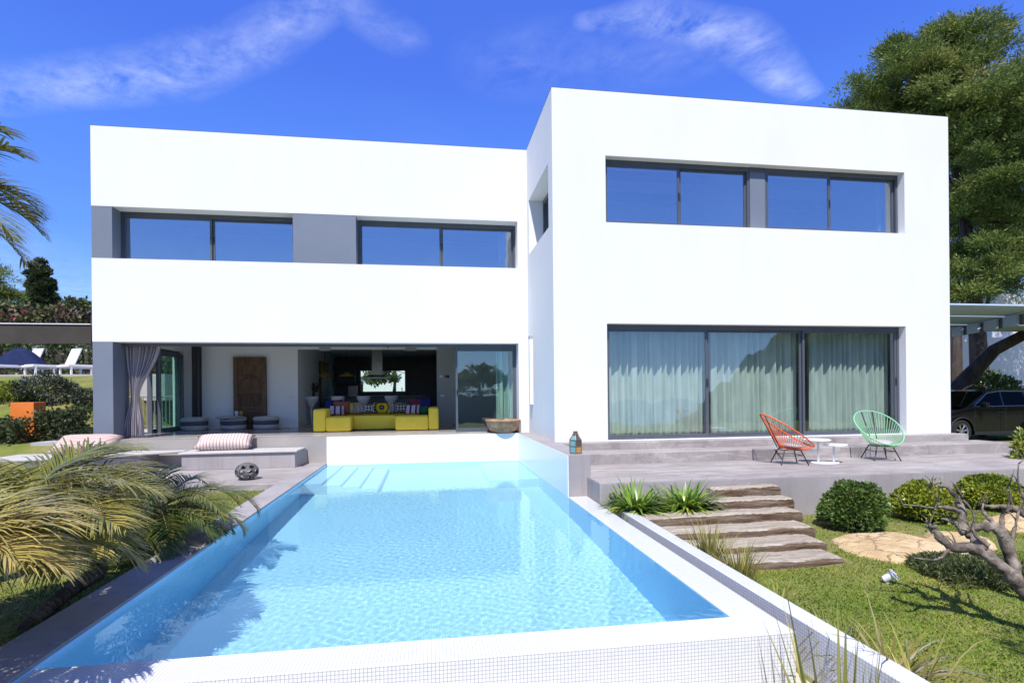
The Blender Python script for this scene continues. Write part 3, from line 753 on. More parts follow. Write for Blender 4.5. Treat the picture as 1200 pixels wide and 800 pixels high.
def window(x0, x1, z0, z1, y, leaves, name='window', fw=0.055, sill=0.05, depth=0.07, head=0.10, handles=True, glass='window_glass', axis='y', frame='frame_metal'):
    """fixed outer frame > sashes > panes.  leaves = list of x-boundaries of the sashes"""
    mp = (lambda a0, a1, c0, c1, b0, b1: (a0, a1, c0, c1, b0, b1)) if axis == 'y' else (lambda a0, a1, c0, c1, b0, b1: (c0, c1, a0, a1, b0, b1))
    f = MB()
    f.box(*mp(x0, x1, y, y + depth + 0.05, z1 - head, z1)); f.box(*mp(x0, x1, y, y + depth + 0.05, z0, z0 + sill))
    f.box(*mp(x0, x0 + fw, y, y + depth + 0.05, z0 + sill, z1 - head)); f.box(*mp(x1 - fw, x1, y, y + depth + 0.05, z0 + sill, z1 - head))
    fo = f.build(name, frame, house, bevel=0.004)
    B = leaves
    for i in range(len(B) - 1):
        a0, a1 = B[i], B[i + 1]; yy = y + 0.012 + (0.05 if i % 2 else 0.0)
        s = MB(); sw = 0.05
        zb, zt = z0 + sill, z1 - head
        s.box(*mp(a0, a0 + sw, yy, yy + 0.04, zb, zt)); s.box(*mp(a1 - sw, a1, yy, yy + 0.04, zb, zt))
        s.box(*mp(a0 + sw, a1 - sw, yy, yy + 0.04, zb, zb + sw)); s.box(*mp(a0 + sw, a1 - sw, yy, yy + 0.04, zt - sw, zt))
        s.build('sash', frame, fo, bevel=0.003)
        p = MB(); p.box(*mp(a0 + sw - 0.008, a1 - sw + 0.008, yy + 0.016, yy + 0.024, zb + sw - 0.008, zt - sw + 0.008)); p.build('pane', glass, fo)
        if handles:
            hx = a1 - sw / 2 if i % 2 == 0 else a0 + sw / 2
            h = MB(); hz = (zb + zt) / 2; h.box(*mp(hx - 0.012, hx + 0.012, yy - 0.012, yy - 0.001, hz - 0.09, hz + 0.09)); h.build('handle', 'black_metal', fo, bevel=0.003)
    return fo
# upper windows of the pool side
window(-7.45, -3.33, 4.35, 5.59, 14.80, [-7.39, -5.36, -3.39])
window(-1.80, 2.36, 4.35, 5.59, 14.80, [-1.74, 0.36, 2.30])
# wing: upper window of four panes with a metal strip in the middle, three tall sliding panels below
window(3.79, 7.25, 4.69, 6.12, 11.57, [3.84, 5.57, 7.20])
window(7.62, 11.06, 4.69, 6.12, 11.57, [7.67, 9.29, 11.00])
m = MB(); m.box(7.25, 7.62, 11.55, 11.65, 4.69, 6.0); m.build('wall_panel', 'grey_paint', house)
m = MB(); m.box(7.25, 7.62, 11.56, 11.65, 6.0, 6.12); m.build('wall_panel', 'frame_metal', house)
window(3.79, 11.06, 0.0, 2.52, 11.57, [3.85, 6.20, 8.55, 11.0], 'sliding_door', sill=0.045, glass='patio_glass')
# side window of the wing
window(11.78, 14.16, 4.66, 6.06, 3.0, [11.84, 12.97, 14.10], axis='x')
# sliding door parked at the right of the wide opening, and its track
m = MB(); m.box(XL + 0.44, 2.36, 14.80, 14.90, 2.29, 2.36); m.build('door_track', 'frame_metal', house)
m = MB(); m.box(-7.4, 2.36, 14.60, 14.95, 0.001, 0.012); m.build('threshold', 'concrete', house)
window(0.71, 2.36, 0.012, 2.29, 14.82, [0.715, 2.31], 'sliding_door', sill=0.05, head=0.06, glass='door_glass', handles=False)
h = MB(); h.box(0.735, 0.765, 14.80, 14.82, 1.0, 1.14); h.build('door_handle', 'black_metal', house)
# left side of the living room: glazed door standing in the side opening
window(16.75, 18.5, 0.0, 2.42, XL + 0.1, [16.78, 18.47], 'sliding_door', axis='x', glass='clear_glass', head=0.09, sill=0.06, handles=False)
window(16.95, 18.45, 0.0, 2.34, XL + 0.24, [16.98, 18.42], 'sliding_door', axis='x', glass='green_glass', head=0.07, sill=0.06, handles=False)
# kitchen window
window(kx0, kx1, kz0, kz1, 25.75, [kx0 + 0.05, kx1 - 0.05], fw=0.05, handles=False, glass='clear_glass')
# wall light slot (sunlit strip and shaded top built as boxes), vents, switches
m = MB(); m.box(2.545, 2.62, 13.78, 13.96, 0.75, 2.42); m.build('slot_sunlit_strip', 'white_paint', house, bevel=0.004)
m = MB(); m.prism([(2.619, 2.422), (2.619, 2.50), (2.54, 2.50), (2.54, 2.422)], 13.775, 13.965, axis=1)
m.build('slot_shade_cap', 'interior_grey', house)  # grey block in place of the shade at the slot's top
def plate(u0, u1, v0, v1, y, mat, name, d=0.015):
    a = onY(u0, v0, y); b = onY(u1, v1, y)
    m = MB(); m.box(a[0], b[0], y - d, y, b[2], a[2]); return m.build(name, mat, house, bevel=0.003)
va = plate(374, 388, 406.5, 411, YP, 'interior_grey', 'air_vent')
plate(475, 488, 407, 411, YP, 'interior_grey', 'air_vent')
plate(337, 340.5, 464, 465.6, YP, 'white_plastic', 'light_switch'); plate(341, 344.5, 464, 465.6, YP, 'white_plastic', 'light_switch')
plate(515, 518.5, 439.5, 442, YP, 'white_plastic', 'thermostat'); plate(521.5, 526.5, 439.5, 442.5, YP, 'glossy_black', 'control_panel')
plate(516, 520.5, 462.5, 464.5, YP, 'white_plastic', 'light_switch')
plate(453.5, 455.5, 405.8, 407.5, YP, 'black_metal', 'ceiling_spotlight', d=0.08)

# ---- kitchen: fitted furniture is a set of things of its own
kit = thing('kitchen_island', 'dark kitchen island with a steel hob behind the white bar stools', 'kitchen island', (-1.9, 20.8, 0))
m = MB(); m.box(k0 + 0.6, k1 - 0.5, 20.5, 21.3, 0, 0.93); m.build('cabinet', 'dark_cabinet', kit)
m = MB(); m.box(k0 + 0.5, k1 - 0.4, 20.3, 21.4, 0.932, 0.98); m.build('worktop', 'worktop', kit, bevel=0.004)
m = MB(); m.tube([(-1.0, 21.1, 0.98), (-1.0, 21.1, 1.22), (-1.0, 20.98, 1.28), (-1.0, 20.86, 1.22)], 0.014, 8); m.build('tap', 'steel', kit, smooth=True)
cab = thing('kitchen_cabinet', 'dark tall kitchen cupboards on the back wall with built in ovens', 'cupboard', (0, 25.4, 0))
m = MB(); m.box(kx1 + 0.15, k1 + 0.29, 25.1, 25.69, 0, 2.5); m.build('tall_unit', 'dark_cabinet', cab)
m = MB(); m.box(k0 + 0.01, kx0 - 0.1, 25.1, 25.69, 0, 0.95); m.build('base_unit', 'dark_cabinet', cab)
m = MB(); m.box(k0 + 0.01, kx0 - 0.1, 25.3, 25.69, 1.55, 2.4); m.build('wall_unit', 'dark_cabinet', cab)
for i, (ua, ub) in enumerate(((384, 391), (408, 419))):
    a = onY(ua, 452, 25.05); b = onY(ub, 464, 25.05)
    m = MB(); m.box(a[0], b[0], 25.02, 25.09, b[2], a[2]); m.build('oven', 'steel', cab, bevel=0.004)
hood = thing('range_hood', 'brushed steel range hood hanging from the kitchen ceiling', 'range hood', (*onY(442, 444, 21.2)[:2], 1.6))
hx = onY(442.5, 444, 20.9)[0]; hz = onY(442, 443, 20.9)[2]
m = MB(); m.box(hx - 0.19, hx + 0.19, 20.75, 21.05, hz + 0.1, 2.75); m.build('chimney', 'steel', hood)
m = MB()
m.add([(hx - .52, 20.5, hz - .02), (hx + .52, 20.5, hz - .02), (hx + .52, 21.3, hz - .02), (hx - .52, 21.3, hz - .02), (hx - .52, 20.5, hz + .03), (hx + .52, 20.5, hz + .03), (hx + .52, 21.3, hz + .03), (hx - .52, 21.3, hz + .03),
       (hx - .19, 20.75, hz + .12), (hx + .19, 20.75, hz + .12), (hx + .19, 21.05, hz + .12), (hx - .19, 21.05, hz + .12)],
      [(0, 1, 2, 3), (0, 1, 5, 4), (1, 2, 6, 5), (2, 3, 7, 6), (3, 0, 4, 7), (4, 5, 9, 8), (5, 6, 10, 9), (6, 7, 11, 10), (7, 4, 8, 11), (8, 9, 10, 11)])
m.build('canopy', 'steel', hood)
a = onY(363.5, 421, 22.5); b = onY(371.5, 463, 22.5)
m = MB(); m.box(k0 + 0.02, k0 + 0.10, 22.0, 23.6, 0.6, 2.35)
tag(m.build('wooden_panel', 'brown_carved_wood', bevel=0.01), 'narrow brown wooden panel on the left wall of the kitchen', 'wood panel')
# pendants
def pendant(u, v, y, label):
    p = onY(u, v, y); root = thing('pendant_lamp', label, 'lamp', tuple(p), 'pendant lamps over the kitchen island')
    m = MB(); m.tube([(p[0], p[1], p[2] + 0.1), (p[0], p[1], 2.75)], 0.008, 6); m.build('cord', 'black_metal', root)
    m = MB(); m.lathe([(0.03, 0.14), (0.06, 0.10), (0.30, -0.02), (0.295, -0.03), (0.05, 0.085), (0.0, 0.085)], 24, tuple(p), cap=False)
    m.build('lamp_shade', 'gold_metal', root, smooth=True)
    m = MB(); m.lathe([(0.05, 0.0), (0.05, 0.02)], 12, (p[0], p[1], 2.728)); m.build('ceiling_rose', 'black_metal', root)
pendant(380.5, 440, 21.0, 'shallow gold pendant lamp nearer the brown wooden panel')
pendant(406.5, 440, 21.0, 'shallow gold pendant lamp nearer the kitchen window')
# bar stools
def stool():
    r = thing('bar_stool', 'white tulip bar stool at the left end with its stem in full view', 'bar stool', (0, 0, 0), 'bar stools along the kitchen island')
    m = MB(); m.lathe([(0.03, 0.60), (0.10, 0.68), (0.21, 0.86), (0.245, 0.99), (0.235, 0.99), (0.19, 0.86), (0.08, 0.72), (0, 0.70)], 24, cap=False); m.build('seat', 'white_plastic', r, smooth=True)
    m = MB(); m.tube([(0, 0, 0.02), (0, 0, 0.62)], 0.03, 12); m.build('stem', 'white_plastic', r, smooth=True)
    m = MB(); m.lathe([(0.2, 0), (0.2, 0.015), (0.03, 0.03)], 24); m.build('base', 'white_plastic', r)
    return r
s0 = stool()
SL = ['white tulip bar stool at the left end with its stem in full view', 'white tulip bar stool behind the navy cushion of the sofa', 'white tulip bar stool below the left side of the kitchen window', 'white tulip bar stool at the right end below the range hood']
for i, u in enumerate((365, 396, 426, 458.5)):
    p = onY(u, 470, 19.75)
    o = s0 if i == 0 else dup(s0, (0, 0, 0), 0, SL[i])
    o.location = (p[0], p[1], 0.0)
for i, (u, r_, c_) in enumerate(((362, 0.10, 'cushion_wine'), (370, 0.12, 'cushion_brown'), (377, 0.09, 'cushion_green'))):
    pass
fl = thing('flower_arrangement', 'dark red flowers in a vase on the left end of the kitchen island', 'flowers', (*onY(366, 464, 20.9)[:2], 0.98))
fp = onY(366, 464, 20.9)
m = MB(); m.lathe([(0.06, 0), (0.10, 0.1), (0.06, 0.2), (0.07, 0.24)], 14, (fp[0], fp[1], 0.98)); m.build('vase', 'black_plastic', fl, smooth=True)
rg = np.random.default_rng(4); n = 260
Pn = np.array([fp[0], fp[1], 1.30]) + unit(rg.normal(size=(n, 3))) * rg.uniform(0.05, 0.24, (n, 1)) * [1.3, 1, 0.8]
leaf_object('blooms', Pn, rg.normal(size=(n, 3)) + [0, 0, 0.4], 0.09, 0.06, np.where(rg.random(n) < 0.45, 0.9, 0.2), 'bougainvillea_leaves', fl)

# ---- carved door leaning on the wall
cd = thing('carved_door', 'tall old carved brown wooden door leaning on the white living room wall', 'wooden door', (*onY(292, 486, 18.4)[:2], 0))
a = onY(273, 418, 18.45); b = onY(312, 484, 18.45); dx0, dx1, dz = a[0], b[0], a[2]
m = MB(); m.box(dx0, dx1, 18.48, 18.54, 0.0, dz); m.build('panel', 'brown_carved_wood', cd)
m = MB(); wdt = dx1 - dx0
for x0_, x1_, z0_, z1_ in ((dx0, dx0 + .14, 0, dz), (dx1 - .14, dx1, 0, dz), (dx0 + .14, dx1 - .14, dz - .26, dz), (dx0 + .14, dx1 - .14, 0, .12), (dx0 + .14, dx1 - .14, .60, .68), (dx0 + .14, dx1 - .14, 1.12, 1.20)):
    m.box(x0_, x1_, 18.44, 18.478, z0_, z1_)
m.build('frame', 'brown_carved_wood', cd, bevel=0.012)
m = MB(); cxx = (dx0 + dx1) / 2
arc = [(cxx + (wdt / 2 - .19) * math.cos(k * PI / 14), 18.46, 1.30 + 0.42 * math.sin(k * PI / 14)) for k in range(15)]
m.tube([(arc[0][0], 18.46, 1.2)] + arc + [(arc[-1][0], 18.46, 1.2)], 0.028, 6)
m.tube([(cxx, 18.46, 1.24), (cxx, 18.46, 1.66)], 0.03, 6); m.tube([(cxx - .16, 18.46, 1.58), (cxx + .16, 18.46, 1.58)], 0.03, 6)
for zz in (0.16, 0.72):
    m.tube([(dx0 + .2, 18.462, zz + .04), (dx1 - .2, 18.462, zz + .04), (dx1 - .2, 18.462, zz + .34), (dx0 + .2, 18.462, zz + .34)], 0.022, 6, closed=True)
    for q in range(5):
        xx = dx0 + .3 + q * (wdt - .6) / 4; m.tube([(xx, 18.462, zz + .09), (xx, 18.462, zz + .29)], 0.02, 6)
for q in range(7):
    xx = dx0 + .12 + q * (wdt - .24) / 6; m.lathe([(.045, 0), (.0, .03)], 8, (xx, 18.435, dz - .13))
m.build('carving', 'brown_carved_wood', cd, smooth=False)

# ---- poufs and low table
def pouf():
    r = thing('pouf', 'grey banded round pouf nearest the dark curtain', 'pouf', (0, 0, 0), 'banded round poufs in the living room')
    m = MB(); m.lathe([(0.33, 0.0), (0.37, 0.03), (0.375, 0.13), (0.36, 0.145)], 28); m.build('lower_band', 'pale_pad', r, smooth=True)
    m = MB(); m.lathe([(0.355, 0.146), (0.37, 0.17), (0.37, 0.25), (0.355, 0.265)], 28); m.build('middle_band', 'dark_curtain', r, smooth=True)
    m = MB(); m.lathe([(0.36, 0.266), (0.385, 0.29), (0.38, 0.35), (0.33, 0.385), (0.12, 0.40), (0.0, 0.402)], 28, cap=False); m.build('seat', 'pale_pad', r, smooth=True)
    return r
p0 = pouf()
PL = ['grey banded round pouf nearest the dark curtain', 'grey banded round pouf in front of the low dark table', 'grey banded round pouf farthest right and closest to the wall']
for i, (u, v, zz) in enumerate(((249.5, 501.5, 0), (290, 501, 0), (312, 494.5, 0))):
    q = onZ(u, v - 1, 0.0)
    if i == 2: q = onY(u, v, 18.1)
    o = p0 if i == 0 else dup(p0, (0, 0, 0), 0, PL[i])
    o.location = (q[0], min(q[1] + 0.1, 18.1), 0.0)
q = onY(269, 500, 17.9)
lt = thing('low_table', 'low round dark table between the poufs', 'table', (q[0], q[1], 0))
m = MB(); m.lathe([(0.36, 0.36), (0.38, 0.37), (0.38, 0.41), (0.36, 0.42)], 28, (q[0], q[1], 0)); m.build('table_top', 'interior_grey', lt)
m = MB(); m.lathe([(0.26, 0.0), (0.10, 0.08), (0.08, 0.2), (0.2, 0.36)], 24, (q[0], q[1], 0)); m.build('pedestal', 'dark_cabinet', lt, smooth=True)
m = MB(); m.lathe([(0.045, 0), (0.055, 0.14), (0.05, 0.15)], 12, (q[0] + 0.22, q[1] - .05, 0.42)); tag(m.build('cup', 'white_plastic', smooth=True), 'small white cup standing on the low dark table', 'cup')
m = MB(); m.lathe([(0.05, 0), (0.055, 0.1), (0.03, 0.15)], 12, (q[0] + 0.30, q[1] + .1, 0.42)); tag(m.build('jar', 'amber_glass', smooth=True), 'small amber jar on the low dark table', 'jar')

# ---- yellow sofa
def X16(u): return onY(u, 490, 16.0)[0]
SX = [X16(367), X16(382), X16(411.5), X16(463), X16(502), X16(514)]
sofa = thing('sofa', 'long bright yellow sectional sofa facing the pool', 'sofa', (-2.5, 17, 0))
def soft(x0, x1, y0, y1, z0, z1, name, b=0.05):
    m = MB(); m.box(x0, x1, y0, y1, z0, z1); return m.build(name, 'yellow_fabric', sofa, bevel=b, seg=3, smooth=True)
soft(SX[0], SX[1] - .005, 15.95, 17.75, 0.02, 0.64, 'armrest'); soft(SX[4] + .005, SX[5], 15.95, 17.75, 0.02, 0.64, 'armrest')
soft(SX[1], SX[2] - .005, 15.93, 17.5, 0.02, 0.42, 'seat'); soft(SX[3] + .005, SX[4], 15.93, 17.5, 0.02, 0.42, 'seat'); soft(SX[2], SX[3], 16.5, 17.5, 0.02, 0.42, 'seat')
xm = (SX[1] + SX[4]) / 2
soft(SX[1], xm - .004, 17.5, 17.78, 0.02, 0.68, 'backrest'); soft(xm + .004, SX[4], 17.5, 17.78, 0.02, 0.68, 'backrest')
def cushion(name_mat, x, y, z, size, label, tilt=-0.35, yaw=0.0, cyl=False):
    m = MB()
    if cyl:
        m.tube([(-size[0] / 2, 0, 0), (-size[0] / 2 + .02, 0, 0), (size[0] / 2 - .02, 0, 0), (size[0] / 2, 0, 0)], [size[1] / 2 * .8, size[1] / 2, size[1] / 2, size[1] / 2 * .8], 20)
    else:
        n = 10; V = []; Fc = []
        for sgn in (1, -1):
            for i in range(n + 1):
                for j in range(n + 1):
                    a = 2 * i / n - 1; b = 2 * j / n - 1
                    t_ = (max(0, 1 - a ** 4) * max(0, 1 - b ** 4)) ** 0.5
                    pin = 1 - 0.10 * (1 - a * a) * (b * b) ; pin2 = 1 - 0.08 * (1 - b * b) * (a * a)
                    V.append((a * size[0] / 2 * pin2, sgn * t_ * size[1] / 2, b * size[2] / 2 * pin))
        for s in range(2):
            o = s * (n + 1) ** 2
            Fc += [(o + i * (n + 1) + j, o + (i + 1) * (n + 1) + j, o + (i + 1) * (n + 1) + j + 1, o + i * (n + 1) + j + 1) for i in range(n) for j in range(n)]
        m.add(V, Fc)
    me_o = m.build('cushion', name_mat, smooth=True)
    bm = bmesh.new(); bm.from_mesh(me_o.data); bmesh.ops.remove_doubles(bm, verts=bm.verts, dist=0.002); bmesh.ops.recalc_face_normals(bm, faces=bm.faces); bm.to_mesh(me_o.data); bm.free()
    # re-centre on the cushion's middle
    lo = min(v.co.z for v in me_o.data.vertices); hi = max(v.co.z for v in me_o.data.vertices)
    for v in me_o.data.vertices: v.co.z -= (lo + hi) / 2
    me_o.location = (x, y, z); me_o.rotation_euler = (tilt, 0, yaw)
    return tag(me_o, label, 'cushion', 'loose cushions on the yellow sofa')
def cx(u): return onY(u, 480, 17.2)[0]
cushion('cushion_navy', cx(391), 17.28, 0.68, (.52, .16, .46), 'navy blue cushion at the left end of the sofa back', yaw=.2)
cushion('cushion_brown', cx(401), 17.14, 0.66, (.50, .16, .42), 'reddish brown cushion next to the navy one at the left', yaw=.1)
cushion('cushion_olive', cx(413), 17.26, 0.62, (.50, .15, .40), 'olive yellow cushion left of the black and white ones')
cushion('kilim_fabric', cx(423), 17.14, 0.61, (.46, .15, .34), 'black and white barred cushion beside the olive one')
cushion('diamond_fabric', cx(433), 17.06, 0.61, (.40, .15, .33), 'black and white checked cushion left of the ringed one')
cushion('ringed_fabric', cx(447.5), 17.24, 0.62, (.60, .15, .36), 'cushion with a yellow ring in the middle of the sofa')
cushion('diamond_fabric', cx(470), 17.10, 0.61, (.44, .15, .34), 'black and white checked cushion right of the ringed one')
cushion('kilim_fabric', cx(462), 17.25, 0.62, (.44, .15, .36), 'black and white barred cushion right of the ringed one')
cushion('cushion_wine', cx(488), 17.28, 0.69, (.50, .16, .46), 'dark wine red cushion at the right of the sofa back', yaw=-.1)
cushion('cushion_navy', cx(497), 17.24, 0.70, (.46, .16, .46), 'navy blue cushion at the right end of the sofa back', yaw=-.3)
cushion('violet_striped_fabric', cx(397), 16.80, 0.58, (.44, .14, .30), 'pale violet striped cushion beside the left green bolster', yaw=.15)
cushion('violet_striped_fabric', cx(484), 16.80, 0.58, (.44, .14, .30), 'pale violet striped cushion beside the right green bolster', yaw=-.2)
cushion('cushion_green', cx(387.5), 16.85, 0.545, (.30, .25, .25), 'dark green bolster at the left end of the sofa', cyl=True, tilt=0, yaw=.5)
cushion('cushion_green', cx(497), 16.85, 0.545, (.30, .25, .25), 'dark green bolster at the right end of the sofa', cyl=True, tilt=0, yaw=-.5)

# ---- curtains
def curtain(name, label, x0, x1, y, z0, z1, mat, folds, amp=0.05, pinch=None, shift=0.0, axis='y', seed=0, nz=26):
    rg = np.random.default_rng(seed + 11); nx = folds * 10
    ph = np.cumsum(rg.uniform(0.45, 1.6, folds + 2)); am = rg.uniform(.55, 1.35, folds + 2); V = []
    for j in range(nz + 1):
        z = z0 + (z1 - z0) * j / nz
        for i in range(nx + 1):
            s = i / nx; q = s * folds; k = int(q); f_ = q - k
            phase = 2 * PI * (ph[k] + (ph[k + 1] - ph[k]) * f_)
            d = amp * (am[k] + (am[k + 1] - am[k]) * f_) * (math.sin(phase) + 0.35 * math.sin(2.3 * phase + 1 + 0.8 * z)); x = x0 + (x1 - x0) * s
            if pinch:
                zc, wn, xc = pinch
                g_ = math.exp(-((z - zc) / 0.42) ** 2) if z < zc else math.exp(-((z - zc) / 0.85) ** 2)
                xb = x0 + (x1 - x0) * (-0.03 + 0.46 * s); xw = xc + (x1 - x0) * wn * (s - .5)
                x = xb + (xw - xb) * g_ if z < zc else x + (xw - x) * g_
                d *= (1 - 0.35 * g_)
            x += shift * (z1 - z) * 0
            V.append((x, y + d, z) if axis == 'y' else (y + d, x, z))
    Fc = [(j * (nx + 1) + i, j * (nx + 1) + i + 1, (j + 1) * (nx + 1) + i + 1, (j + 1) * (nx + 1) + i) for j in range(nz) for i in range(nx)]
    m = MB(); m.add(V, Fc); o = m.build(name, mat, smooth=True, fix=False)
    so = o.modifiers.new('thick', 'SOLIDIFY'); so.thickness = 0.004
    return tag(o, label, 'curtain')
xa_, xb_ = onY(151, 450, 15.1)[0], onY(193, 450, 15.1)[0]
ct = curtain('curtain', 'grey curtain tied back at the waist beside the corner column', xa_, xb_, 14.99, 0.03, 2.88, 'grey_curtain', 9, 0.055, (1.02, 0.2, onY(161, 460, 15.1)[0]), nz=40)
curtain('curtain', 'dark grey curtain gathered in the corner by the glass side door', onY(225, 450, 18.3)[0], onY(236.5, 450, 18.3)[0], 18.3, 0.03, 2.90, 'dark_curtain', 4, 0.06, seed=2)
def sheerc(u0, u1, label, seed, fo):
    curtain('curtain', label, onY(u0, 450, 12.0)[0], onY(u1, 450, 12.0)[0], 12.02, 0.03, 2.8, 'pale_curtain', fo, 0.075, seed=seed)
sheerc(709, 826, 'pale sheer curtain behind the left panel of the big sliding door', 5, 15)
sheerc(833, 934, 'pale sheer curtain behind the middle panel of the big sliding door', 6, 13)
sheerc(948, 1038, 'pale sheer curtain behind the right panel of the big sliding door', 7, 12)
curtain('curtain', 'pale curtain behind the glass at the right of the wide opening', onY(581, 450, 15.2)[0], onY(604, 450, 15.2)[0], 15.15, 0.03, 2.85, 'pale_curtain', 4, 0.07, seed=9)

for u0_, u1_, y_, z0_, z1_, lab in ((584, 602, 15.2, 4.0, 6.2, 'pale curtain at the right end of the left wing upper windows'), (143, 150, 15.2, 4.0, 6.2, 'pale curtain at the left end of the upper windows near the corner column'),
                               (1028, 1046, 12.1, 4.4, 6.6, 'pale curtain at the right end of the upper windows of the wing')):
    curtain('curtain', lab, onY(u0_, 280, y_)[0], onY(u1_, 280, y_)[0], y_, z0_, z1_, 'pale_curtain', 4, .05, seed=int(u0_))
for x0_, x1_, y0_, y1_, z0_, z1_ in ((3.1, 11.9, 13.6, 13.8, 6.55, 6.749), (3.1, 11.9, 15.1, 15.3, 6.55, 6.749), (XL + .35, 2.5, 16.6, 16.8, 6.15, 6.349), (XL + .35, 2.5, 18.4, 18.6, 6.15, 6.349)):
    m = MB(); m.box(x0_, x1_, y0_, y1_, z0_, z1_); m.build('ceiling_beam', 'interior_grey', house)

# ================================================================== OUTDOOR OBJECTS
# ---- daybeds
def daybed(name, label, poly, base):
    c = np.mean(np.array(poly), 0); r = thing(name, label, 'daybed', (c[0], c[1], -0.66), 'built-in daybeds on the pool terrace')
    m = MB(); m.prism(base, -0.66, -0.30); m.build('base', 'concrete_wall', r, bevel=0.008)
    m = MB(); m.prism(poly, -0.298, -0.25); m.build('mattress', 'pale_pad', r, bevel=0.015)
    return r
daybed('daybed', 'grey concrete daybed with a thin pale mattress beside the pool steps', [(-5.68, 13.55), (-3.08, 13.55), (-3.05, 14.34), (-5.68, 14.34)], [(-5.62, 13.60), (-3.14, 13.60), (-3.02, 14.37), (-5.62, 14.37)])
a = onZ(219, 519.5, -0.26); b = onZ(110, 531, -0.26); c = onZ(100, 517, -0.26)
daybed('daybed', 'grey concrete daybed half hidden by palm fronds, its pad tapering to a point', [(-9.3, 12.9), (-7.4, 13.05), (-5.76, 14.12), (-5.76, 14.3), (-9.3, 14.34)], [(-9.3, 13.0), (-7.4, 13.12), (-6.55, 13.75), (-6.45, 14.37), (-9.3, 14.37)])
def floorcushion(mat, c, size, label, yaw):
    cushion(mat, c[0], c[1], c[2], size, label, tilt=-1.05, yaw=yaw)
    o = [o for o in COL.objects if o.get('label') == label][0]
    o['group'] = 'big striped floor cushions on the daybeds'; return o
floorcushion('pink_striped_fabric', (-4.85, 14.08, -0.06), (1.30, .30, .50), 'big pink and cream striped cushion lying on the daybed by the pool', 0.08)
floorcushion('rust_striped_fabric', (-7.75, 13.9, -0.04), (1.35, .34, .62), 'big rust and cream striped cushion behind the palm fronds', 0.05)

# ---- openwork clay ball
bm = bmesh.new(); bmesh.ops.create_icosphere(bm, subdivisions=2, radius=0.22)
for v in bm.verts: v.co.z *= 0.80
bmesh.ops.dissolve_limit(bm, angle_limit=0.01, verts=bm.verts, edges=bm.edges)
five = [v for v in bm.verts if v.co.z > -0.14]
hole = bmesh.ops.inset_individual(bm, faces=[f for f in bm.faces], thickness=0.008)
me = bpy.data.meshes.new('body'); 
bm.free()
pc = onZ(289.5, 561.5, -0.66)
ballr = thing('clay_lantern', 'round dark openwork clay lantern standing on the pool terrace', 'lantern', (pc[0], pc[1], -0.66))
m = MB(); VB = []; FB = []
nlat, nlon = 40, 80; R0, R1 = 0.225, 0.195
holes = []
for row, (la, cnt, off, rad) in enumerate(((0.62, 7, 0.2, 0.24), (0.02, 9, 0.55, 0.27), (-0.62, 7, 0.0, 0.25))):
    for k in range(cnt):
        lo = 2 * PI * (k + off) / cnt; holes.append((np.array([math.cos(la) * math.cos(lo), math.cos(la) * math.sin(lo), math.sin(la)]), rad))
def open_at(d): return any(math.acos(max(-1, min(1, float(h[0] @ d)))) < h[1] for h in holes)
pid = {}
for i in range(nlat + 1):
    for j in range(nlon):
        th = -1.25 + (1.25 + 1.30) * i / nlat; lo = 2 * PI * j / nlon
        d = np.array([math.cos(th) * math.cos(lo), math.cos(th) * math.sin(lo), math.sin(th)])
        for q, R_ in enumerate((R0, R1)):
            pid[(i, j, q)] = len(VB); VB.append((pc[0] + R_ * d[0], pc[1] + R_ * d[1], -0.66 + 0.165 + R_ * d[2] * 0.80))
keep = {}
for i in range(nlat):
    for j in range(nlon):
        th = -1.25 + 2.55 * (i + .5) / nlat; lo = 2 * PI * (j + .5) / nlon
        keep[(i, j)] = not open_at(np.array([math.cos(th) * math.cos(lo), math.cos(th) * math.sin(lo), math.sin(th)]))
for (i, j), kk in keep.items():
    if not kk: continue
    j2 = (j + 1) % nlon
    FB.append((pid[i, j, 0], pid[i, j2, 0], pid[i + 1, j2, 0], pid[i + 1, j, 0])); FB.append((pid[i, j, 1], pid[i + 1, j, 1], pid[i + 1, j2, 1], pid[i, j2, 1]))
    for (di, dj, p, q) in ((-1, 0, (i, j), (i, j2)), (1, 0, (i + 1, j), (i + 1, j2)), (0, -1, (i, j), (i + 1, j)), (0, 1, (i, j2), (i + 1, j2))):
        nb = (i + di, (j + dj) % nlon)
        if not keep.get(nb, False): FB.append((pid[(*p, 0)], pid[(*q, 0)], pid[(*q, 1)], pid[(*p, 1)]))
m.add(VB, FB); m.build('openwork_shell', 'dark_clay', ballr, smooth=False)
m = MB(); m.lathe([(0.085, 0), (0.07, 0.025), (0.0, 0.025)], 20, (pc[0], pc[1], -0.66), cap=False); m.build('foot', 'dark_clay', ballr)
m = MB(); m.lathe([(0.04, 0.02), (0.04, 0.14), (0.0, 0.145)], 14, (pc[0], pc[1], -0.66)); m.build('candle', 'white_plastic', ballr)

# ---- planter bowl at the glass door
bw = thing('planter_bowl', 'wide shallow weathered clay bowl in front of the sliding glass door', 'bowl', (1.93, 14.42, 0.012))
m = MB(); m.lathe([(0.24, 0.0), (0.36, 0.06), (0.43, 0.18), (0.455, 0.29), (0.47, 0.30), (0.47, 0.335), (0.43, 0.335), (0.41, 0.29), (0.33, 0.14), (0.0, 0.10)], 40, (1.93, 14.44, 0.012), cap=False)
m.build('vessel', 'terracotta_bowl', bw, smooth=True)
m = MB(); m.lathe([(0.40, 0.26), (0.2, 0.285), (0.0, 0.29)], 30, (1.93, 14.44, 0.012), cap=False); m.build('soil', 'soil', bw, smooth=True)
m = MB(); m.box(2.30, 2.36, 14.40, 14.52, 0.012, 0.30); m.tube([(2.3, 14.44, .2), (2.38, 14.44, .22)], 0.02); m.build('handle', 'terracotta_bowl', bw, bevel=0.01)

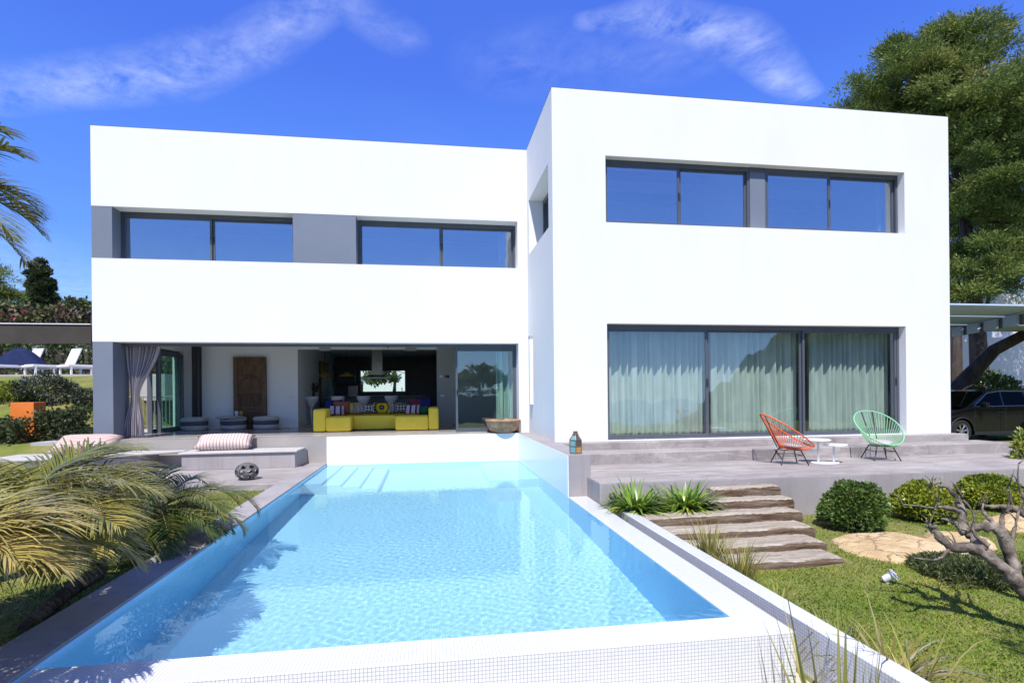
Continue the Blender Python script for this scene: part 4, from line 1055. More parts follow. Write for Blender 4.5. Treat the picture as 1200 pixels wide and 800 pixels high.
# ---- lantern on the pier
lp = onZ(674, 531, 0.0); lx, ly = 2.5, 9.2
lx = onY(674.5, 525, ly)[0]
ln = thing('lantern', 'small coloured glass lantern with brass cap on the concrete pier', 'lantern', (lx, ly, 0))
m = MB(); 
hexr = lambda r, z, n=6: [(lx + r * math.cos(2 * PI * k / n + .3), ly + r * math.sin(2 * PI * k / n + .3), z) for k in range(n)]
m.prism([(p[0], p[1]) for p in hexr(0.118, 0)], 0.0, 0.02)
for k in range(6):
    p, q = hexr(0.113, 0.02)[k], hexr(0.113, 0.235)[k]; m.tube([p, q], 0.007, 6)
    q2 = hexr(0.052, 0.315)[k]; m.tube([q, q2], 0.007, 6)
m.tube(hexr(0.113, 0.235), 0.007, 6, closed=True); m.tube(hexr(0.113, 0.13), 0.005, 6, closed=True)
m.build('frame', 'old_brass', ln)
m = MB(); m.lathe([(0.055, 0.315), (0.058, 0.33), (0.04, 0.335), (0.04, 0.375), (0.045, 0.38), (0.0, 0.385)], 16, (lx, ly, 0)); m.build('cap', 'old_brass', ln)
for k in range(6):
    A_, B_ = hexr(0.108, 0.02), hexr(0.108, 0.13); k2 = (k + 1) % 6
    m = MB(); m.add([A_[k], A_[k2], B_[k2], B_[k]], [(0, 1, 2, 3)]); m.build('pane', 'teal_glass' if k % 2 else 'amber_glass', ln, fix=False)
    A_, B_ = hexr(0.108, 0.132), hexr(0.108, 0.233); C_ = hexr(0.05, 0.312)
    m = MB(); m.add([A_[k], A_[k2], B_[k2], B_[k], C_[k2], C_[k]], [(0, 1, 2, 3), (3, 2, 4, 5)]); m.build('pane', 'clear_lantern' if False else 'teal_glass' if (k % 3 == 0) else 'steel', ln, fix=False)

# ---- string chairs
def string_chair(label, cord, loc, yaw, group='round string chairs on the terrace'):
    r = thing('string_chair', label, 'chair', (0, 0, 0), group)
    N = 50
    rim = []
    for k in range(N):
        t_ = 2 * PI * k / N; c = math.cos(t_)                     # c = 1 front
        x = 0.02 + 0.43 * c - 0.05 * (1 - c) * 0.5; y = 0.385 * math.sin(t_) * (1 + 0.10 * (-c)); z = 0.615 - 0.30 * c + 0.015 * (1 - c) * 0.0
        rim.append(Vector((x, y, z)))
    seat = [Vector((0.03 + 0.15 * math.cos(2 * PI * k / N), 0.17 * math.sin(2 * PI * k / N), 0.285 - 0.02 * math.cos(2 * PI * k / N))) for k in range(N)]
    m = MB(); m.tube(rim, 0.0125, 8, closed=True); m.build('rim', cord, r, smooth=True)
    m = MB()
    for k in range(N):
        for off in (0.0,):
            a, b = rim[k], seat[k]; mid = (a + b) / 2 + Vector((0, 0, -0.035)); 
            m.tube([a, (a * 0.7 + b * 0.3) + Vector((0, 0, -0.028)), mid, (a * .3 + b * .7) + Vector((0, 0, -0.026)), b], 0.0048, 5, caps=False)
    m.tube(seat, 0.008, 6, closed=True)
    for k in range(0, N, 2): m.tube([seat[k], Vector((0.03, 0, 0.262))], 0.0048, 5, caps=False)
    m.build('strings', cord, r, smooth=True)
    m = MB()
    ring = [Vector((0.03 + 0.19 * math.cos(2 * PI * k / 24), 0.20 * math.sin(2 * PI * k / 24), 0.270)) for k in range(24)]
    m.tube(ring, 0.009, 6, closed=True)
    m.tube([rim[N // 2 - 2], Vector((-0.16, 0.045, 0.30))], 0.009, 6); m.tube([rim[N // 2 + 2], Vector((-0.16, -0.045, 0.30))], 0.009, 6)
    m.tube([(0.19, 0.16, 0.17), (0.19, -0.16, 0.17)], 0.007, 6); m.tube([(-0.16, 0.16, 0.17), (0.2, 0.17, 0.17)], 0.007, 6); m.tube([(-0.16, -0.16, 0.17), (0.2, -0.17, 0.17)], 0.007, 6)
    m.build('frame', 'black_metal', r)
    for sx_, sy_ in ((1, 1), (1, -1), (-1, 1), (-1, -1)):
        m = MB(); m.tube([(0.03 + 0.14 * sx_, 0.14 * sy_, 0.27), (0.03 + 0.24 * sx_, 0.235 * sy_, 0.0)], 0.0105, 8); m.build('leg', 'black_metal', r)
    r.location = loc; r.rotation_euler = (0, 0, yaw); r.scale = (1.06,) * 3
    return r
ZTER = -0.376
oc = onZ(921, 547, ZTER); gc = onZ(1030, 545, ZTER)
oc = np.array([oc[0], 9.75]); gc = np.array([onY(1030, 540, 10.0)[0], 9.98])
oc[0] = onY(923, 545, oc[1])[0]
string_chair('orange string chair on black legs, facing the small white table', 'orange_cord', (oc[0], oc[1], ZTER), math.radians(-12))
string_chair('pale green string chair with a grey cushion on its seat', 'green_cord', (gc[0], gc[1], ZTER), math.radians(-104))
def seatpad(c, label, yaw):
    m = MB(); m.lathe([(0.0, 0.0), (0.15, 0.0), (0.195, 0.02), (0.20, 0.045), (0.17, 0.07), (0.0, 0.08)], 28, (0, 0, 0), cap=False, sx=1.05)
    o = m.build('seat_cushion', 'grey_fabric', smooth=True); o.location = (c[0], c[1], ZTER + 0.315); o.rotation_euler = (0, math.radians(6), yaw)
    return tag(o, label, 'cushion', 'grey cushions on the string chairs')
seatpad(gc + np.array([-.02, -.05]), 'grey cushion lying in the pale green string chair', math.radians(-110))
seatpad(oc + np.array([.06, -.01]), 'grey cushion lying in the orange string chair', math.radians(-12))
tc = onY(967, 540, 9.72); tx, ty = tc[0], 9.72
tb = thing('side_table', 'white metal side table with two round tops on one flat base', 'table', (tx, ty, ZTER))
m = MB(); m.prism([(tx + 0.27 * math.cos(2 * PI * k / 40), ty + 0.20 * math.sin(2 * PI * k / 40)) for k in range(40)], ZTER, ZTER + 0.018); m.build('base', 'white_paint', tb, bevel=0.004)
for dx_, hgt, rr in ((-0.11, 0.44, 0.245), (0.14, 0.345, 0.215)):
    ddy = 0.05 if dx_ < 0 else -0.06
    m = MB(); m.tube([(tx + dx_, ty + ddy, ZTER + 0.018), (tx + dx_, ty + ddy, ZTER + hgt)], 0.02, 14); m.build('stem', 'white_paint', tb, smooth=True)
    m = MB(); m.lathe([(rr - .01, 0), (rr, 0.005), (rr, 0.018), (rr - .01, 0.022)], 48, (tx + dx_ * 1.25, ty + ddy, ZTER + hgt)); m.build('table_top', 'white_paint', tb)

# ---- sleeper steps down from the terrace
rs = random.Random(5)
STEP = [(onY(836, 575, 8.05)[0], 5.52, 8.02, 8.29, -0.475, -0.66, 'topmost weathered timber sleeper, dark faced, against the terrace wall'),
        (onY(833, 588, 7.7)[0], 5.5, 7.66, 8.0, -0.60, -0.78, 'second weathered timber sleeper from the top of the garden steps'),
        (2.98, 5.36, 7.28, 7.64, -0.71, -0.9, 'long timber sleeper in front of the two strap leaved plants'),
        (2.98, 5.2, 6.82, 7.26, -0.815, -0.98, 'broad pale timber sleeper in the middle of the garden steps'),
        (2.98, 5.02, 6.37, 6.80, -0.89, -1.06, 'cracked timber sleeper second from the bottom of the garden steps'),
        (3.0, 4.92, 5.93, 6.35, -0.955, -1.14, 'lowest grey timber sleeper at the edge of the lawn')]
for x0_, x1_, y0_, y1_, zt_, zb_, lab in STEP:
    bm = bmesh.new(); bmesh.ops.create_grid(bm, x_segments=1, y_segments=1, size=1); bm.free()
    n = 46; prof = 10; V = []; Fc = []
    p1, p2 = rs.uniform(0, 6), rs.uniform(0, 6)
    for i in range(n + 1):
        s = i / n; x = x0_ + (x1_ - x0_) * s
        e = 0.007 * math.sin(5 * s + p1) + 0.004 * math.sin(19 * s + p2) + rs.uniform(-.006, .006)
        f_ = 0.010 * math.sin(11 * s + p2) + rs.uniform(-.005, .005)
        endr = 0.02 if i in (0, n) else 0
        c = [(y0_ + f_ + .012 + endr, zb_), (y0_ + f_, zb_ + .05), (y0_ + f_ * .5 + .004, zt_ - .05 + e * .3), (y0_ + f_ + .012, zt_ - .012 + e), (y0_ + .05, zt_ + e), ((y0_ + y1_) / 2, zt_ + e * .6 + .006 + rs.uniform(-.003, .003)), (y1_ - .04, zt_ + e * .7), (y1_ - .008, zt_ - .02), (y1_, zb_)]
        V += [(x, a, b - endr) for a, b in c]
    k = 9
    for i in range(n):
        Fc += [(i * k + j, (i + 1) * k + j, (i + 1) * k + (j + 1) % k, i * k + (j + 1) % k) for j in range(k)]
    Fc += [tuple(range(k)), tuple(range(n * k, n * k + k))[::-1]]
    m = MB(); m.add(V, Fc); o = m.build('timber_sleeper', 'weathered_sleeper', bevel=0.004)
    tag(o, lab, 'garden step', 'timber sleepers of the garden steps')
# sandstone slab and a second small rock
def rock(c, rx, ry, h, seed, label, yaw=0, name='rock', flat=0.75):
    rg = np.random.default_rng(seed); bm = bmesh.new(); bmesh.ops.create_icosphere(bm, subdivisions=4, radius=1)
    ks = rg.normal(size=(8, 3)) * 2.2; ph = rg.uniform(0, 6, 8)
    for v in bm.verts:
        d = np.array(v.co); n_ = sum(math.sin(float(k @ d) + p) for k, p in zip(ks, ph)) / 8
        z = max(-0.6, min(flat * (1 + .10 * n_), d[2]))
        q = 1 + 0.20 * n_ + .03 * math.sin(9 * d[0] + seed) * math.sin(11 * d[1])
        z += .05 * abs(math.sin(5 * d[0] + 3 * d[1] + seed)) * (1 if d[2] > .3 else 0)
        sq = max(abs(d[0]), abs(d[1])) / max(1e-6, math.hypot(d[0], d[1])); q *= 1 + .55 * (1 / max(sq, .7) - 1)
        v.co = Vector((d[0] * rx * q, d[1] * ry * q, z * h * (1 + .12 * n_)))
    V = []
    cs, sn = math.cos(yaw), math.sin(yaw)
    for v in bm.verts: V.append((c[0] + v.co.x * cs - v.co.y * sn, c[1] + v.co.x * sn + v.co.y * cs, c[2] + v.co.z))
    Fc = [tuple(v.index for v in f.verts) for f in bm.faces]; bm.free()
    m = MB(); m.add(V, Fc); return tag(m.build(name, 'sandstone', smooth=True), label, 'rock')
rc = onZ(1046, 638, -0.98); rock((rc[0], rc[1], -1.03), 0.80, 0.62, 0.12, 3, 'large flat yellow sandstone boulder lying in the lawn', .1)
rc2 = onZ(1120, 632, -0.98); rock((rc2[0], rc2[1], -1.05), 0.5, 0.42, 0.14, 8, 'smaller brown sandstone rock behind the gnarled branches', .6)
rc3 = onZ(1192, 612, -0.95); rock((rc3[0] + .3, rc3[1], -1.05), 0.8, 0.35, 0.24, 12, 'low brown rock at the right edge below the third round bush', .1)
# garden spotlight
sp = onZ(1040, 684, -1.06)
gl = thing('garden_spotlight', 'small white garden spotlight tilted on the lawn', 'spotlight', (sp[0], sp[1], -1.06))
q_ = Vector((0.45, -0.55, 0.55)).normalized(); b_ = Vector((sp[0], sp[1], -0.99))
m = MB(); m.tube([b_ - q_ * .05, b_ - q_ * .035, b_ + q_ * .05, b_ + q_ * .075], [.025, .038, .042, .062], 20); m.build('housing', 'white_paint', gl, smooth=False)
m = MB(); m.tube([b_ + q_ * .076, b_ + q_ * .082], [.058, .055], 20); m.build('lens', 'lamp_lens', gl)
m = MB(); m.tube([(sp[0], sp[1], -1.10), (sp[0], sp[1], -1.02)], 0.016, 10); m.build('spike', 'white_paint', gl)

# ================================================================== LEFT BACKGROUND
# flat canopy roof beside the house
cn = thing('canopy', 'flat dark brown canopy with a deep front edge beside the left wall of the house', 'canopy', (-13, 15.6, 0))
m = MB(); m.box(-19, -8.30, 15.10, 15.16, 2.37, 2.84); m.build('fascia', 'canopy_fabric', cn)
m = MB(); m.box(-19, -8.30, 15.07, 15.18, 2.842, 2.862); m.build('edge_trim', 'white_paint', cn)
m = MB(); m.box(-19, -8.31, 15.17, 16.1, 2.76, 2.82); m.build('roof_panel', 'canopy_fabric', cn)
for x_, y_ in ((-18.8, 15.4), (-18.8, 16.0)):
    m = MB(); m.box(x_ - .05, x_ + .05, y_ - .05, y_ + .05, ground_z(x_, y_) - .1, 2.758); m.build('post', 'frame_metal', cn)
# upper terrace paving with loungers
m = MB(); m.box(-26, -9.2, 21.0, 25.2, 0.9, 1.83); tag(m.build('upper_terrace', 'road_paving'), kind='structure')
def lounger():
    r = thing('sun_lounger', 'white sun lounger nearest the house', 'sun lounger', (0, 0, 0), 'white sun loungers on the upper terrace')
    m = MB()
    for sx_ in (-.32, .32): m.box(sx_ - .025, sx_ + .025, -1.0, 0.95, 0.27, 0.33)
    m.box(-.295, .295, -1.0, -.95, .27, .33); m.box(-.295, .295, .9, .95, .27, .33); m.build('frame', 'white_paint', r, bevel=.005)
    for sx_ in (-.32, .32):
        for sy_ in (-.9, .85):
            m = MB(); m.box(sx_ - .025, sx_ + .025, sy_ - .025, sy_ + .025, 0, .268); m.build('leg', 'white_paint', r)
    m = MB(); m.box(-.29, .29, -.94, .25, .335, .36); m.build('seat', 'white_fabric', r)
    m = MB(); m.obox((0, .42, .66), (.60, .03, .74), Matrix.Rotation(math.radians(-22), 3, 'X')); m.build('backrest', 'white_fabric', r)
    return r
l0 = lounger()
LL = ['white sun lounger nearest the house, half hidden by its corner', 'white sun lounger in the middle between the covered one and the house', 'white sun lounger under a dark blue cover at the far left']
for i, (u, yaw) in enumerate(((106, -.55), (66, -.55), (20, -.5))):
    p = onY(u, 430, 21.9); o = l0 if i == 0 else dup(l0, (0, 0, 0), 0, LL[i])
    if i == 0: o['label'] = LL[0]
    o.location = (p[0], 22.1, 1.83); o.rotation_euler = (0, 0, yaw); lastp = p
m = MB(); 
n = 14; V = []; 
for i in range(n + 1):
    for j in range(9):
        s = i / n; a = j / 8
        zz = 0.37 + 0.62 * math.sin(PI * min(1, s * 1.05)) ** .7 * math.sin(PI * a) ** .45
        V.append((lastp[0] - .75 + 1.5 * s, 21.75 + .75 * a, 1.83 + zz))
Fc = [(i * 9 + j, i * 9 + j + 1, (i + 1) * 9 + j + 1, (i + 1) * 9 + j) for i in range(n) for j in range(8)]
m.add(V, Fc); tag(m.build('cover', 'navy_fabric', smooth=True, fix=False), 'dark blue cover draped over the far left sun lounger', 'cover')
# orange planter and the dark bush behind it
op = onY(26, 477, 15.5); pz = ground_z(op[0], 15.8)
pl_ = thing('planter', 'square orange planter behind the palm fronds', 'planter', (op[0], 15.8, pz))
m = MB(); m.prism([(onY(12, 480, 15.5)[0], 15.5), (onY(39.5, 480, 15.5)[0], 15.5), (onY(39.5, 480, 15.5)[0], 15.95), (onY(12, 480, 15.5)[0], 15.95)], pz - .05, op[2] + 0.12); m.build('tub', 'orange_planter', pl_, bevel=.01)

def blob_leaves(name, c, rad, n, L, W, mat, seed, parent=None, bias=0.75, up=0.35, flatten=0.0, dome=False, lumps=6, lump=0.22):
    rg = np.random.default_rng(seed); D = unit(rg.normal(size=(n, 3)))
    if dome: D[:, 2] = np.abs(D[:, 2]) * 1.0 - 0.25 * rg.random(n); D = unit(D)
    ks = rg.normal(size=(lumps, 3)) * 3.0; ph = rg.uniform(0, 6, lumps)
    q = 1 + lump * np.sin(D @ ks.T + ph).mean(1) * 2
    rr = (bias + (1 - bias) * rg.random(n) ** 0.5) * q
    P = np.array(c) + D * rr[:, None] * np.array(rad)
    dirs = D + rg.normal(size=(n, 3)) * 0.7 + np.array([0, 0, up])
    T = np.clip(0.15 + 0.65 * rg.random(n) + 0.25 * (np.sin(P @ np.array([4.1, 3.3, 5.2])) * .5), 0, 1)
    return leaf_object(name, P, dirs, L * rg.uniform(.7, 1.3, n), W * rg.uniform(.7, 1.2, n), T, mat, parent)
def shrub(name, label, c, rad, n, L, W, mat, seed, cat='bush', **kw):
    r = thing(name, label, cat, (c[0], c[1], c[2]), kw.pop('group', None))
    m = MB()
    rg = random.Random(seed)
    for k in range(9):
        a = rg.uniform(0, 2 * PI); e = rg.uniform(.3, .9)
        m.tube([(c[0], c[1], c[2] - .05), (c[0] + rad[0] * .35 * math.cos(a) * e, c[1] + rad[1] * .35 * math.sin(a) * e, c[2] + rad[2] * .5), (c[0] + rad[0] * .8 * math.cos(a) * e, c[1] + rad[1] * .8 * math.sin(a) * e, c[2] + rad[2] * 1.0)], [.02, .014, .006], 5)
    m.build('stem', 'pine_bark', r)
    blob_leaves('foliage', (c[0], c[1], c[2] + rad[2] * kw.pop('lift', 0.75)), rad, n, L, W, mat, seed, r, **kw)
    return r
bp = onY(55, 470, 18.7); bz = ground_z(bp[0], 18.7)
shrub('garden_bush', 'dark bush with silvery edges above the orange planter', (bp[0], 18.7, bz), (.85, .6, .44), 4600, .10, .045, 'silver_leaves', 21, bias=.55, lift=.5)
shrub('garden_bush', 'silvery low bush close to the corner of the house', (onY(98, 470, 18.5)[0], 18.5, ground_z(onY(98, 470, 18.5)[0], 18.5)), (.32, .35, .28), 1200, .09, .04, 'silver_leaves', 22, bias=.55, lift=.6)
shrub('garden_bush', 'bright green bush on the slope at the far left', (onY(15, 450, 18.5)[0], 18.8, ground_z(onY(15, 450, 18.5)[0], 18.8)), (.9, .6, .28), 2400, .10, .05, 'bright_hedge_leaves', 23, bias=.5, lift=.8)
def hedge(name, label, x0, x1, y0, y1, z0, z1, n, L, W, mat, seed, cat='hedge', lumpy=.25):
    rg = np.random.default_rng(seed); r = thing(name, label, cat, ((x0 + x1) / 2, (y0 + y1) / 2, z0))
    m = MB(); m.box(x0 + .25, x1 - .25, y0 + .25, y1 - .2, z0 - .2, z1 - min(.35, .2 * (z1 - z0))); m.build('inner_wood', 'pine_bark', r)
    f = rg.random(n); P = np.stack([rg.uniform(x0, x1, n), rg.uniform(y0, y0 + .5, n), rg.uniform(z0, z1, n)], 1)
    top = f < .35; P[top, 1] = rg.uniform(y0, y1, top.sum()); P[top, 2] = z1 - rg.random(top.sum()) * .3
    side = (f > .35) & (f < .45); P[side, 0] = np.where(rg.random(side.sum()) < .5, x0, x1) ; P[side, 1] = rg.uniform(y0, y1, side.sum())
    P += rg.normal(size=(n, 3)) * .06
    P[:, 2] += lumpy * np.sin(P[:, 0] * 1.7 + seed) * np.sin(P[:, 0] * .63 + 1) * ((P[:, 2] - z0) / (z1 - z0))
    T = np.clip(rg.random(n) + .12 * np.sin(P[:, 0] * 3) + .1 * np.sin(P[:, 2] * 5), 0, 1)
    leaf_object('foliage', P, rg.normal(size=(n, 3)) + [0, -.6, .3], L * rg.uniform(.7, 1.3, n), W * rg.uniform(.7, 1.2, n), T, mat, r)
    return r
hedge('ivy_hedge', 'long ivy hedge with pale flowers behind the sun loungers', -26, -8.6, 25.3, 26.3, 1.8, 3.3, 9000, .16, .11, 'hedge_leaves', 31)
hedge('tall_hedge', 'tall mixed hedge with red bougainvillea above the canopy roof', -32, -9.5, 31, 33.5, 2.0, 5.75, 15000, .26, .17, 'bougainvillea_leaves', 32, lumpy=.45)
hedge('clipped_hedge', 'bright yellow green hedge seen past the tied back curtain', -13.2, -8.4, 22.5, 23.3, -0.05, 1.5, 5200, .10, .07, 'bright_hedge_leaves', 33)
hedge('dark_hedge', 'dark low hedge beside the grey corner column', -9.75, -8.75, 15.3, 16.2, -.2, .75, 2200, .10, .06, 'cypress_leaves', 34, lumpy=.1)
hedge('low_hedge', 'low dark hedge in front of the orange planter', -13.8, -9.8, 14.75, 15.3, -.5, .52, 9000, .10, .06, 'cypress_leaves', 35, lumpy=.08)
m = MB(); m.box(-20, -8.3, 27.2, 27.5, 0, 2.3); tag(m.build('garden_wall', 'white_plaster'), 'white garden wall showing through the ivy hedge', 'wall')
# railing outside the side opening
rl = thing('railing', 'thin metal railing seen between the curtain and the side door', 'railing', (-9.2, 19.8, -.04))
m = MB()
for k in range(24):
    x_ = -10.6 + k * .115; m.box(x_ - .011, x_ + .011, 19.79, 19.812, -.04, 1.02)
m.build('bars', 'railing_metal', rl)
m = MB(); m.tube([(-10.62, 19.8, 1.03), (-7.94, 19.8, 1.03)], .022, 8); m.tube([(-10.62, 19.8, .05), (-7.94, 19.8, .05)], .016, 8); m.build('rail', 'railing_metal', rl)
m = MB(); m.box(-9.35, -7.93, 14.6, 25.0, -.5, -.03); tag(m.build('side_path', 'road_paving'), kind='structure')

# ---- trees
def trunk_tube(m, pts, r, n=10): m.tube(pts, r, n)
def needle_tree(name, label, lobes, trunk_pts, trunk_r, n_clump, per, size, mat, seed, cat='tree', clump_r=0.55, width=.16, up=.5, limbs=True):
    rg = np.random.default_rng(seed)
    base = Vector(trunk_pts[0]); r = thing(name, label, cat, tuple(base))
    m = MB(); m.tube(trunk_pts, trunk_r, 10)
    tp = Vector(trunk_pts[-1])
    if limbs:
        for c, ra in lobes:
            c = Vector(c); k = min(range(len(trunk_pts)), key=lambda i: (Vector(trunk_pts[i]) - c).length - (0.6 * i))
            s = Vector(trunk_pts[k]); mid = s.lerp(c, .55) + Vector((0, 0, -.15 * (c - s).length)) * .5
            m.tube([s, mid, c], [trunk_r[k] * .45, trunk_r[k] * .28, .03], 6)
    m.build('trunk', 'pine_bark', r)
    # boughs: each lobe carries smaller puffs, each puff a shell of needle tufts, so gaps and shaded pockets remain
    C = np.array([l[0] for l in lobes], float); Rr = np.array([np.broadcast_to(l[1], 3) for l in lobes], float)
    wgt = Rr.prod(1) ** (2 / 3); wgt /= wgt.sum()
    n_puff = max(6, n_clump // 9)
    li = rg.choice(len(C), n_puff, p=wgt); D = unit(rg.normal(size=(n_puff, 3))); D[:, 2] = np.where(D[:, 2] < -.45, -D[:, 2], D[:, 2])
    PC = C[li] + D * Rr[li] * (rg.uniform(.35, 1.0, n_puff) ** .5)[:, None]
    pr = clump_r * rg.uniform(.9, 1.9, n_puff)
    pt = np.clip(.45 + rg.normal(size=n_puff) * .16, 0, 1)
    pi = np.repeat(np.arange(n_puff), 9); m9 = len(pi)
    E = unit(rg.normal(size=(m9, 3))); E[:, 2] = np.where(E[:, 2] < -.2, -E[:, 2] * .7, E[:, 2])
    CC = PC[pi] + E * pr[pi][:, None] * np.array([1, 1, .62]) * rg.uniform(.5, 1.0, (m9, 1))
    P = np.repeat(CC, per, 0); n = len(P); En = np.repeat(E, per, 0); T = np.repeat(pt[pi], per)
    off = rg.normal(size=(n, 3)) * clump_r * np.array([.34, .34, .24])
    P = P + off
    dirs = unit(off) * .9 + En * .6 + np.array([0, 0, up * .5]) + rg.normal(size=(n, 3)) * .5
    T = np.clip(T + rg.normal(size=n) * .14 + .10 * unit(off)[:, 2], 0, 1)
    leaf_object('crown', P, dirs, size * rg.uniform(.6, 1.3, n), size * width * rg.uniform(.7, 1.3, n), T, mat, r)
    return r
def L_(u, v, d, rpx, fz=1.0):
    p = at(u, v, d); r_ = rpx * d / F; return (tuple(p), (r_, r_, r_ * fz))
D1 = 27
b0 = at(1150, 480, D1); b0[2] = -.3
needle_tree('pine_tree', 'large olive green pine tree rising behind the right corner of the house',
    [L_(1092, 66, D1, 46, .9), L_(1048, 92, D1, 38, .9), L_(1010, 122, D1, 26, .7), L_(1132, 74, D1 - 1, 42, .9), L_(1072, 120, D1 - 1, 55), L_(1130, 130, D1 - 2, 60), L_(1165, 172, D1 - 2, 60), L_(1040, 150, D1, 60),
     L_(1110, 200, D1, 70), L_(1165, 232, D1 - 2, 48, .6), L_(1130, 268, D1 - 1, 40, .6), L_(1190, 262, D1 - 1.5, 42, .55), L_(1150, 305, D1 - 1.5, 42, .5), L_(1120, 335, D1 - 2, 30, .5), L_(990, 128, D1, 18, .6), L_(1178, 95, D1, 22, .7), L_(1128, 352, D1 - 2, 22, .6), L_(1165, 332, D1 - 2, 26, .5), L_(1140, 325, D1 - 2, 30, .6), L_(1100, 60, D1, 30, .7), L_(1148, 62, D1, 26, .7)],
    [tuple(b0), tuple(at(1145, 380, D1)), tuple(at(1130, 250, D1)), tuple(at(1105, 120, D1))], [.42, .34, .24, .10], 2400, 80, .19, 'pine_needles', 41, 'pine', .52, .24)
D2 = 30
b1 = at(1225, 480, D2); b1[2] = -.3
needle_tree('pine_tree', 'second pine tree filling the right edge of the picture',
    [L_(1222, 80, D2, 34, .9), L_(1230, 130, D2, 50), L_(1205, 190, D2 + 1, 46, .7), L_(1235, 230, D2, 60), L_(1200, 300, D2, 40, .6), L_(1240, 320, D2, 55, .7), L_(1190, 268, D2 - 1, 34, .7), L_(1205, 335, D2, 30, .6), L_(1178, 318, D2, 24, .6)],
    [tuple(b1), tuple(at(1225, 300, D2)), tuple(at(1222, 110, D2))], [.36, .26, .1], 1000, 75, .21, 'pine_needles', 42, 'pine', .58, .24)
D5 = 37
b5 = at(1160, 470, D5); b5[2] = -.3
needle_tree('pine_tree', 'pine tree standing behind the other two at the right', [L_(1150, 150, D5, 60), L_(1185, 140, D5, 45), L_(1135, 210, D5, 50), L_(1190, 215, D5, 50), L_(1140, 270, D5, 42), L_(1185, 285, D5, 40), L_(1130, 322, D5, 34), L_(1165, 325, D5, 32), L_(1150, 345, D5, 24, .6), L_(1080, 130, D5, 30)],
    [tuple(b5), tuple(at(1160, 340, D5)), tuple(at(1155, 180, D5))], [.4, .3, .1], 1500, 60, .30, 'pine_needles', 47, 'pine', .8, .26)
# leaning trunk under the pergola: a tree of its own whose crown is the lower pine mass
p0_ = onY(1127, 470, 19.5); p1_ = at(1140, 436, 20.6); p2_ = at(1165, 410, 20.4); p3_ = at(1200, 392, 20.0); p4_ = at(1250, 372, 19.8)
g0 = (p0_[0], p0_[1], -.45)
needle_tree('leaning_pine', 'pine tree with a leaning dark trunk under the slatted roof', [L_(1290, 340, 20, 40, .6), L_(1260, 330, 20.5, 30, .6)],
    [g0, tuple(at(1126, 452, 20.6)), tuple(p1_), tuple(p2_), tuple(p3_), tuple(p4_)], [.34, .32, .26, .22, .19, .15], 120, 60, .3, 'pine_needles', 43, 'pine', .5, .14, limbs=False)
up_ = thing('bare_trunk', 'upright dark tree trunk right beside the house wall under the slatted roof', 'tree trunk', tuple(onY(1120, 480, 20.5)))
m = MB(); a = onY(1121, 480, 20.6); m.tube([(a[0], a[1], -.5), (a[0] - .05, a[1], 1.5), (a[0] + .02, a[1], 4.0)], [.30, .26, .2], 10); m.build('trunk', 'pine_bark', up_)
# trees on the left
D3 = 42
cyb = at(48, 440, D3); cyb[2] = 2.0
cl = []
for v_, r_ in ((303, 2), (310, 5), (318, 8), (328, 10), (338, 12), (348, 14), (358, 15), (370, 16)): cl.append(L_(47 + (v_ - 306) * .03, v_, D3, r_, 1.1))
needle_tree('cypress_tree', 'dark conical cypress rising above the hedge at the left', cl, [tuple(cyb), tuple(at(47, 370, D3)), tuple(at(47, 310, D3))], [.3, .2, .06], 900, 50, .26, 'cypress_leaves', 44, 'cypress', .20, .4, up=1.2, limbs=False)
D4 = 34
pb = at(-25, 440, D4); pb[2] = 1.8
needle_tree('umbrella_pine', 'open dark pine left of the cypress', [L_(-18, 322, D4, 20, .5), L_(8, 330, D4, 16, .4), L_(22, 346, D4, 14, .35), L_(-5, 352, D4, 20, .45), L_(-35, 340, D4, 26, .5), L_(10, 368, D4, 16, .4)],
    [tuple(pb), tuple(at(-20, 380, D4)), tuple(at(-14, 335, D4))], [.25, .2, .1], 240, 55, .32, 'pine_needles', 45, 'pine', .5, .14)
# garden seen through the kitchen window
kt = at(462, 445, 36); ktb = (kt[0], kt[1], 0)
needle_tree('garden_tree', 'leafy tree seen through the kitchen window', [((kt[0] - .4, kt[1], 2.0), (1.0, .8, .8)), ((kt[0] + .9, kt[1], 2.4), (1.1, .8, .9)), ((kt[0], kt[1], 3.2), (1.2, .9, .8))], [ktb, (kt[0], kt[1], 1.2), (kt[0] + .1, kt[1], 2.6)], [.16, .12, .06], 130, 40, .26, 'hedge_leaves', 46, 'tree', .4, .5, up=.1)
nb = at(438, 447, 48)
nh = thing('neighbour_house', 'white neighbouring house seen through the kitchen window', 'house', (nb[0], nb[1], 0))
m = MB(); m.holed(wy, nb[0] - 4.5, nb[0] + 4, 0, 4.0, [(nb[0] - 1.8, nb[0] - .9, 1.2, 2.4)], nb[1], nb[1] + 4); m.build('wall', 'white_plaster', nh)
m = MB(); m.box(nb[0] - 1.8, nb[0] - .9, nb[1] + .2, nb[1] + .26, 1.2, 2.4); m.build('window', 'car_glass', nh)
wb = at(1190, 350, 36)
nh2 = thing('neighbour_house', 'bright white house glimpsed between the pines above the slatted roof', 'house', (wb[0] + 2, wb[1], 0))
m = MB(); m.holed(wy, wb[0] - 1.8, wb[0] + 6, 0, 7.2, [(wb[0] + 2.4, wb[0] + 3.6, 4.6, 6.0)], wb[1], wb[1] + 6); m.build('wall', 'white_plaster', nh2)
m = MB(); m.box(wb[0] + 2.4, wb[0] + 3.6, wb[1] + .2, wb[1] + .26, 4.6, 6.0); m.build('window', 'car_glass', nh2)
